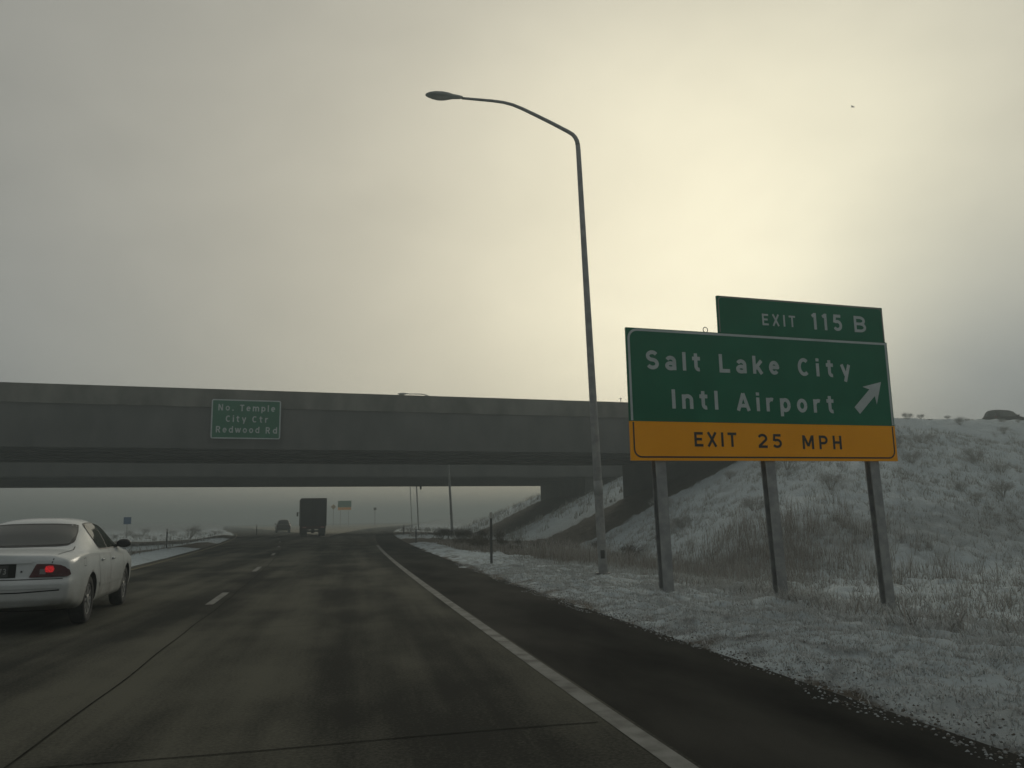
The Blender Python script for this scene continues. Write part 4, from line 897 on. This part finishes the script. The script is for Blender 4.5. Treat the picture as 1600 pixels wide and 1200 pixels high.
# ------------------------------------------------------------------ vegetation
frost_grass = mat('frosted_dry_grass', (0.21, 0.18, 0.145), (0.50, 0.51, 0.495), rough=0.9, attr='frost', scale=3, ramp=(0.05, 0.75), spec=0.2)
verge_grass_m = mat('frosted_verge_grass', (0.30, 0.275, 0.245), (0.55, 0.575, 0.57), rough=0.9, attr='frost', scale=3, ramp=(0.05, 0.75), spec=0.2)
brown_grass = mat('dry_brown_grass', (0.235, 0.205, 0.17), (0.48, 0.47, 0.445), rough=0.95, attr='frost', scale=3, ramp=(0.1, 1.0), spec=0.2)
def blades(name, X, Y, Hh, Wd, lean, m, label, frost0=0.0, frost1=1.0, zoff=-0.02):
    n = len(X); Z = ground_height(X, Y)+zoff; a = RNG.uniform(0, 2*math.pi, n); b = RNG.uniform(0, 2*math.pi, n)
    dx, dy = np.cos(a)*Wd/2, np.sin(a)*Wd/2; lx, ly = np.cos(b)*lean*Hh, np.sin(b)*lean*Hh
    V = np.empty((n, 5, 3)); f = np.empty((n, 5))
    V[:, 0] = np.stack([X-dx, Y-dy, Z], -1); V[:, 1] = np.stack([X+dx, Y+dy, Z], -1)
    V[:, 2] = np.stack([X+dx*0.8+lx*0.35, Y+dy*0.8+ly*0.35, Z+Hh*0.6], -1); V[:, 3] = np.stack([X-dx*0.8+lx*0.35, Y-dy*0.8+ly*0.35, Z+Hh*0.6], -1)
    V[:, 4] = np.stack([X+lx, Y+ly, Z+Hh*(1-0.25*lean)], -1)
    fr = RNG.uniform(frost0, frost1, n); f[:, 0:2] = (fr*0.25)[:, None]; f[:, 2:4] = (fr*0.8)[:, None]; f[:, 4] = fr
    i = np.arange(n)*5; T = np.concatenate([np.stack([i, i+1, i+2], -1), np.stack([i, i+2, i+3], -1), np.stack([i+3, i+2, i+4], -1)])
    o = raw(name, V.reshape(-1, 3), T, m, None, False, {'frost': f.ravel()})
    return tag(o, label, 'grass', kind='stuff')
def scatter(n, x0, x1, y0, y1, dens, clump=0.0, per=1):
    X = RNG.uniform(x0, x1, n); Y = RNG.uniform(y0, y1, n); k = RNG.random(n) < dens(X, Y); X, Y = X[k], Y[k]
    if per > 1:
        X = np.repeat(X, per)+RNG.normal(0, clump, len(X)*per); Y = np.repeat(Y, per)+RNG.normal(0, clump, len(Y)*per)
    return X, Y
def uvc(X, Y): qx, qy = X-BO[0], Y-BO[1]; return qx*BU[0]+qy*BU[1], qx*BV[0]+qy*BV[1]
def under_deck(X, Y):
    u, v = uvc(X, Y); return ((v > -0.4) & (v < NEAR[1]+0.4)) | ((v > FAR[0]-0.4) & (v < FAR[1]+0.4))
# verge close to the road
def dn(X, Y): e = X-right_edge(Y); return sst(0.0, 0.7, e)*np.clip(fbm(X, Y, 0.9, 3, 81)*2.4-0.6, 0.12, 1)
X, Y = scatter(26000, 2.8, 10.5, 3, 30, dn, 0.05, 9); e = X-right_edge(Y)
ok = (e > 0.12); X, Y, e = X[ok], Y[ok], e[ok]
blades('verge_grass', X, Y, np.interp(e, [0, 1.2, 3, 7], [0.025, 0.05, 0.10, 0.17])*RNG.uniform(0.5, 1.5, len(X)), 0.006+0.006*RNG.random(len(X)), RNG.uniform(0.3, 1.3, len(X)), verge_grass_m, 'short frosted grass on the verge along the shoulder', 0.45, 1.0)
X, Y = scatter(15000, 2.6, 6.0, 3, 24, lambda X, Y: sst(-0.1, 0.35, X-right_edge(Y))*np.clip(1.25-(X-right_edge(Y))*0.45, 0.1, 1), 0.035, 6)
blades('edge_stubble', X, Y, RNG.uniform(0.02, 0.065, len(X)), 0.005+0.006*RNG.random(len(X)), RNG.uniform(0.2, 1.4, len(X)), verge_grass_m, 'frosted stubble at the edge of the shoulder', 0.45, 1.0, -0.01)
def snow_clods(n):
    y = RNG.uniform(3, 26, n)**1.0; e = np.abs(RNG.normal(0.05, 0.42, n))-0.14+(fbm(np.zeros(n), y, 0.8, 3, 5)-0.5)*0.35; x = right_edge(y)+e; z = np.maximum(ground_height(x, y), -0.004)
    k = RNG.uniform(0.004, 0.015, n)*(1.0-0.5*np.clip(e, 0, 1)); base = np.array([(math.cos(a), math.sin(a), 0) for a in np.linspace(0, 2*math.pi, 6, endpoint=False)]+[(0.6*math.cos(a+0.5), 0.6*math.sin(a+0.5), 0.62) for a in np.linspace(0, 2*math.pi, 6, endpoint=False)]+[(0, 0, 0.8)])
    Vv = base[None]*RNG.uniform(0.65, 1.35, (n, 13, 3))*k[:, None, None]; Vv[:, :, 2] -= (k*0.2)[:, None]; Vv += np.stack([x, y, z], -1)[:, None, :]
    T = [(i, (i+1) % 6, 6+i) for i in range(6)]+[((i+1) % 6, 6+(i+1) % 6, 6+i) for i in range(6)]+[(6+i, 6+(i+1) % 6, 12) for i in range(6)]
    T = (np.array(T)[None]+np.arange(n)[:, None, None]*13).reshape(-1, 3)
    dirt = np.repeat(np.clip(RNG.normal(0.5, 0.35, n), 0, 1), 13)
    tag(raw('snow_clods', Vv.reshape(-1, 3), T, mat('dirty_snow_clod', (0.33, 0.355, 0.36), (0.09, 0.08, 0.065), rough=0.9, attr='bare', scale=9, ramp=(0.2, 0.8), spec=0.2), None, False, {'bare': dirt}), 'crumbs of dirty snow and soil along the shoulder edge', 'snow', kind='stuff')
snow_clods(5000)
# ditch and hillside grass
def dn2(X, Y): return np.clip(fbm(X, Y, 2.6, 3, 91)*2.4-0.6, 0.06, 1)*(~under_deck(X, Y))*((X-right_edge(Y)) > 3.0)
X, Y = scatter(17000, 7, 58, 9, 50, dn2, 0.10, 9)
blades('hillside_grass', X, Y, RNG.uniform(0.12, 0.42, len(X)), 0.010+0.012*RNG.random(len(X)), RNG.uniform(0.2, 1.2, len(X)), frost_grass, 'tufts of frosted grass over the snowy embankment', 0.3, 1.0)
# tall reeds at the toe of the fill
def dn3(X, Y):
    u, v = uvc(X, Y); b = np.exp(-((v+20.5+0.10*(X-10))/3.6)**2)*sst(5.2, 7.0, X)*(1-sst(17, 24, X)); return np.clip(b*np.clip(fbm(X, Y, 2.0, 3, 101)*2.2-0.45, 0.1, 1), 0, 1)
X, Y = scatter(9000, 5, 26, 20, 40, dn3, 0.12, 8)
fr_reed = 1.0; hgt = RNG.uniform(0.35, 0.95, len(X))*(0.6+0.8*vnoise(X, Y, 3.0, 111))
blades('tall_reeds', X, Y, hgt, 0.010+0.010*RNG.random(len(X)), RNG.uniform(0.1, 0.55, len(X)), brown_grass, 'band of tall dry reeds at the foot of the embankment', 0.2, 1.0)
def dn4(X, Y): return np.clip(fbm(X, Y, 1.5, 3, 121)*2.4-0.6, 0.1, 1)*((X-right_edge(Y)) > 0.8)
X, Y = scatter(2000, 4.4, 8.4, 33, 49, dn4, 0.14, 8)
blades('roadside_brush_grass', X, Y, RNG.uniform(0.1, 0.38, len(X)), 0.014+0.014*RNG.random(len(X)), RNG.uniform(0.2, 0.8, len(X)), brown_grass, 'dry brown grass beside the exit lane before the bridge', 0.0, 0.6)
def dn5(X, Y): return np.clip(fbm(X, Y, 3, 3, 131)*2.4-0.6, 0.1, 1)*(~under_deck(X, Y))
X, Y = scatter(2600, 3.5, 40, 62, 130, lambda X, Y: dn5(X, Y)*((X-right_edge(Y)) > 1.0), 0.2, 7)
blades('distant_grass', X, Y, RNG.uniform(0.25, 0.8, len(X)), 0.03+0.03*RNG.random(len(X)), RNG.uniform(0.2, 0.8, len(X)), frost_grass, 'frosted grass on the slope beyond the overpasses', 0.2, 0.9)
X, Y = scatter(2600, -60, -6, 20, 150, lambda X, Y: dn5(X, Y)*((left_edge(Y)-X) > 1.2), 0.22, 7)
blades('left_verge_grass', X, Y, RNG.uniform(0.15, 0.6, len(X)), 0.02+0.03*RNG.random(len(X)), RNG.uniform(0.2, 0.9, len(X)), frost_grass, 'frosted grass on the ground left of the freeway', 0.2, 0.9)

# shrubs, each its own thing
def shrub_meshes(seed, h, w, n, tip_frost):
    r = np.random.default_rng(seed); stems = MB(); tw_v, tw_f, fr = [], [], []
    for k in range(9):
        a = r.uniform(0, 2*math.pi); s = r.uniform(0.3, 1.0); tip = np.array([math.cos(a)*w*0.42*s, math.sin(a)*w*0.42*s, h*r.uniform(0.6, 0.95)])
        mid_ = tip*np.array([0.45, 0.45, 0.5])+r.normal(0, 0.03, 3); stems.tube([(0, 0, -0.08), mid_, tip], [0.016, 0.010, 0.004], 5)
        for j in range(n):
            t = r.uniform(0.25, 1.0); p_ = mid_*(1-t)+tip*t+r.normal(0, 0.09*w, 3)*np.array([1, 1, 0.7]); p_[2] = max(p_[2], 0.02)
            dirv = np.array([p_[0]*1.2+r.normal(0, .3), p_[1]*1.2+r.normal(0, .3), abs(r.normal(0.7, 0.35))]); dirv /= np.linalg.norm(dirv); ln = r.uniform(0.10, 0.26)*h
            sd_ = np.cross(dirv, r.normal(0, 1, 3)); sd_ /= np.linalg.norm(sd_); q = p_+dirv*ln; b = len(tw_v); wd = r.uniform(0.004, 0.010)
            tw_v += [p_-sd_*wd, p_+sd_*wd, q]; tw_f.append((b, b+1, b+2)); f = r.uniform(0.2, 1)*tip_frost; fr += [f*0.4, f*0.4, f]
    return stems, (tw_v, tw_f, fr)
woody = mat('shrub_stem', (0.12, 0.105, 0.085), (0.19, 0.17, 0.145), rough=0.9)
def shrub_proto(seed, h, w, n, frost, m, label, grp, nm2, sm=None):
    root = empty(nm2); tag(root, label, 'shrub', grp); st_, (v_, f_, fr) = shrub_meshes(seed, h, w, n, frost)
    st_.build('stems', sm or woody, root); tag(raw('twigs', v_, f_, m, root, False, {'frost': fr}), kind='stuff'); return root
r_ = np.random.default_rng(5)
frost_stem = mat('frosted_stem', (0.26, 0.24, 0.21), (0.38, 0.37, 0.345), rough=0.9)
protos = [shrub_proto(s, 0.62, 1.3, 120, 1.0, verge_grass_m, 'frost covered shrub on the snowy embankment right of the bridge', 'frosted shrubs on the embankment', 'frosted_shrub', frost_stem) for s in (1, 2, 3)]
used = [False]*3
def place(pr, used_, i, x, y, s):
    o = copy_tree(pr[i]) if used_[i] else pr[i]; used_[i] = True
    o.location = (x, y, gz(x, y)-0.03); o.rotation_euler = (0, 0, r_.uniform(0, 6.28)); o.scale = (s, s, s*r_.uniform(0.8, 1.1)); return o
cnt = 0
while cnt < 40:
    x, y = r_.uniform(14, 56), r_.uniform(24, 56); u, v = (float(q) for q in uvc(np.array(x), np.array(y)))
    if v > -1.5 or v < -19 or u < 16+0.15*v: continue
    place(protos, used, cnt % 3, x, y, r_.uniform(0.6, 1.7)); cnt += 1
for k in range(6):
    q = bp(40.0+k*2.1+r_.uniform(-.6, .6), r_.uniform(-2.2, -0.6), 0); place(protos, used, k % 3, q[0], q[1], r_.uniform(0.35, 0.75))
dark_twig = mat('bare_brown_twigs', (0.09, 0.075, 0.055), (0.22, 0.20, 0.17), rough=0.95, attr='frost', scale=3, ramp=(0.1, 1.0), spec=0.2)
browns = [shrub_proto(s, 0.9, 1.3, 90, 0.35, dark_twig, 'leafless brown shrub beside the exit lane before the bridges', 'brown shrubs near the abutment slope', 'brown_shrub') for s in (11, 12)]
ub = [False]*2; cnt = 0
while cnt < 26:
    x, y = r_.uniform(4.8, 13), r_.uniform(34, 62)
    if under_deck(np.array(x), np.array(y)) and r_.random() < 0.6: continue
    place(browns, ub, cnt % 2, x, y, r_.uniform(0.5, 1.15)); cnt += 1
lefts = [shrub_proto(31, 0.8, 1.7, 90, 0.9, verge_grass_m, 'pale shrub in the fog on the ground left of the freeway', 'shrubs left of the freeway', 'roadside_shrub', frost_stem)]; ul = [False]; cnt = 0
while cnt < 14:
    y = r_.uniform(75, 150); x = float(left_edge(y))-r_.uniform(2, 30); place(lefts, ul, 0, x, y, r_.uniform(0.8, 1.9)); cnt += 1

# ------------------------------------------------------------------ fog
def haze():
    mb = MB(); mb.box((0, 1250, 6.0), (3000, 2900, 22.0)); o = mb.build('haze', None)
    o.data.materials.clear(); m = bpy.data.materials.new('winter_fog'); m.use_nodes = True; nt = m.node_tree; nt.nodes.clear()
    out = nt.nodes.new('ShaderNodeOutputMaterial'); v_ = nt.nodes.new('ShaderNodeVolumePrincipled'); v_.inputs['Color'].default_value = (0.60, 0.69, 0.71, 1); v_.inputs['Density'].default_value = 0.0046; v_.inputs['Anisotropy'].default_value = 0.35
    nt.links.new(v_.outputs[0], out.inputs['Volume']); o.data.materials.append(m); tag(o, 'thin winter fog hanging over the freeway', 'fog', kind='stuff')
haze()
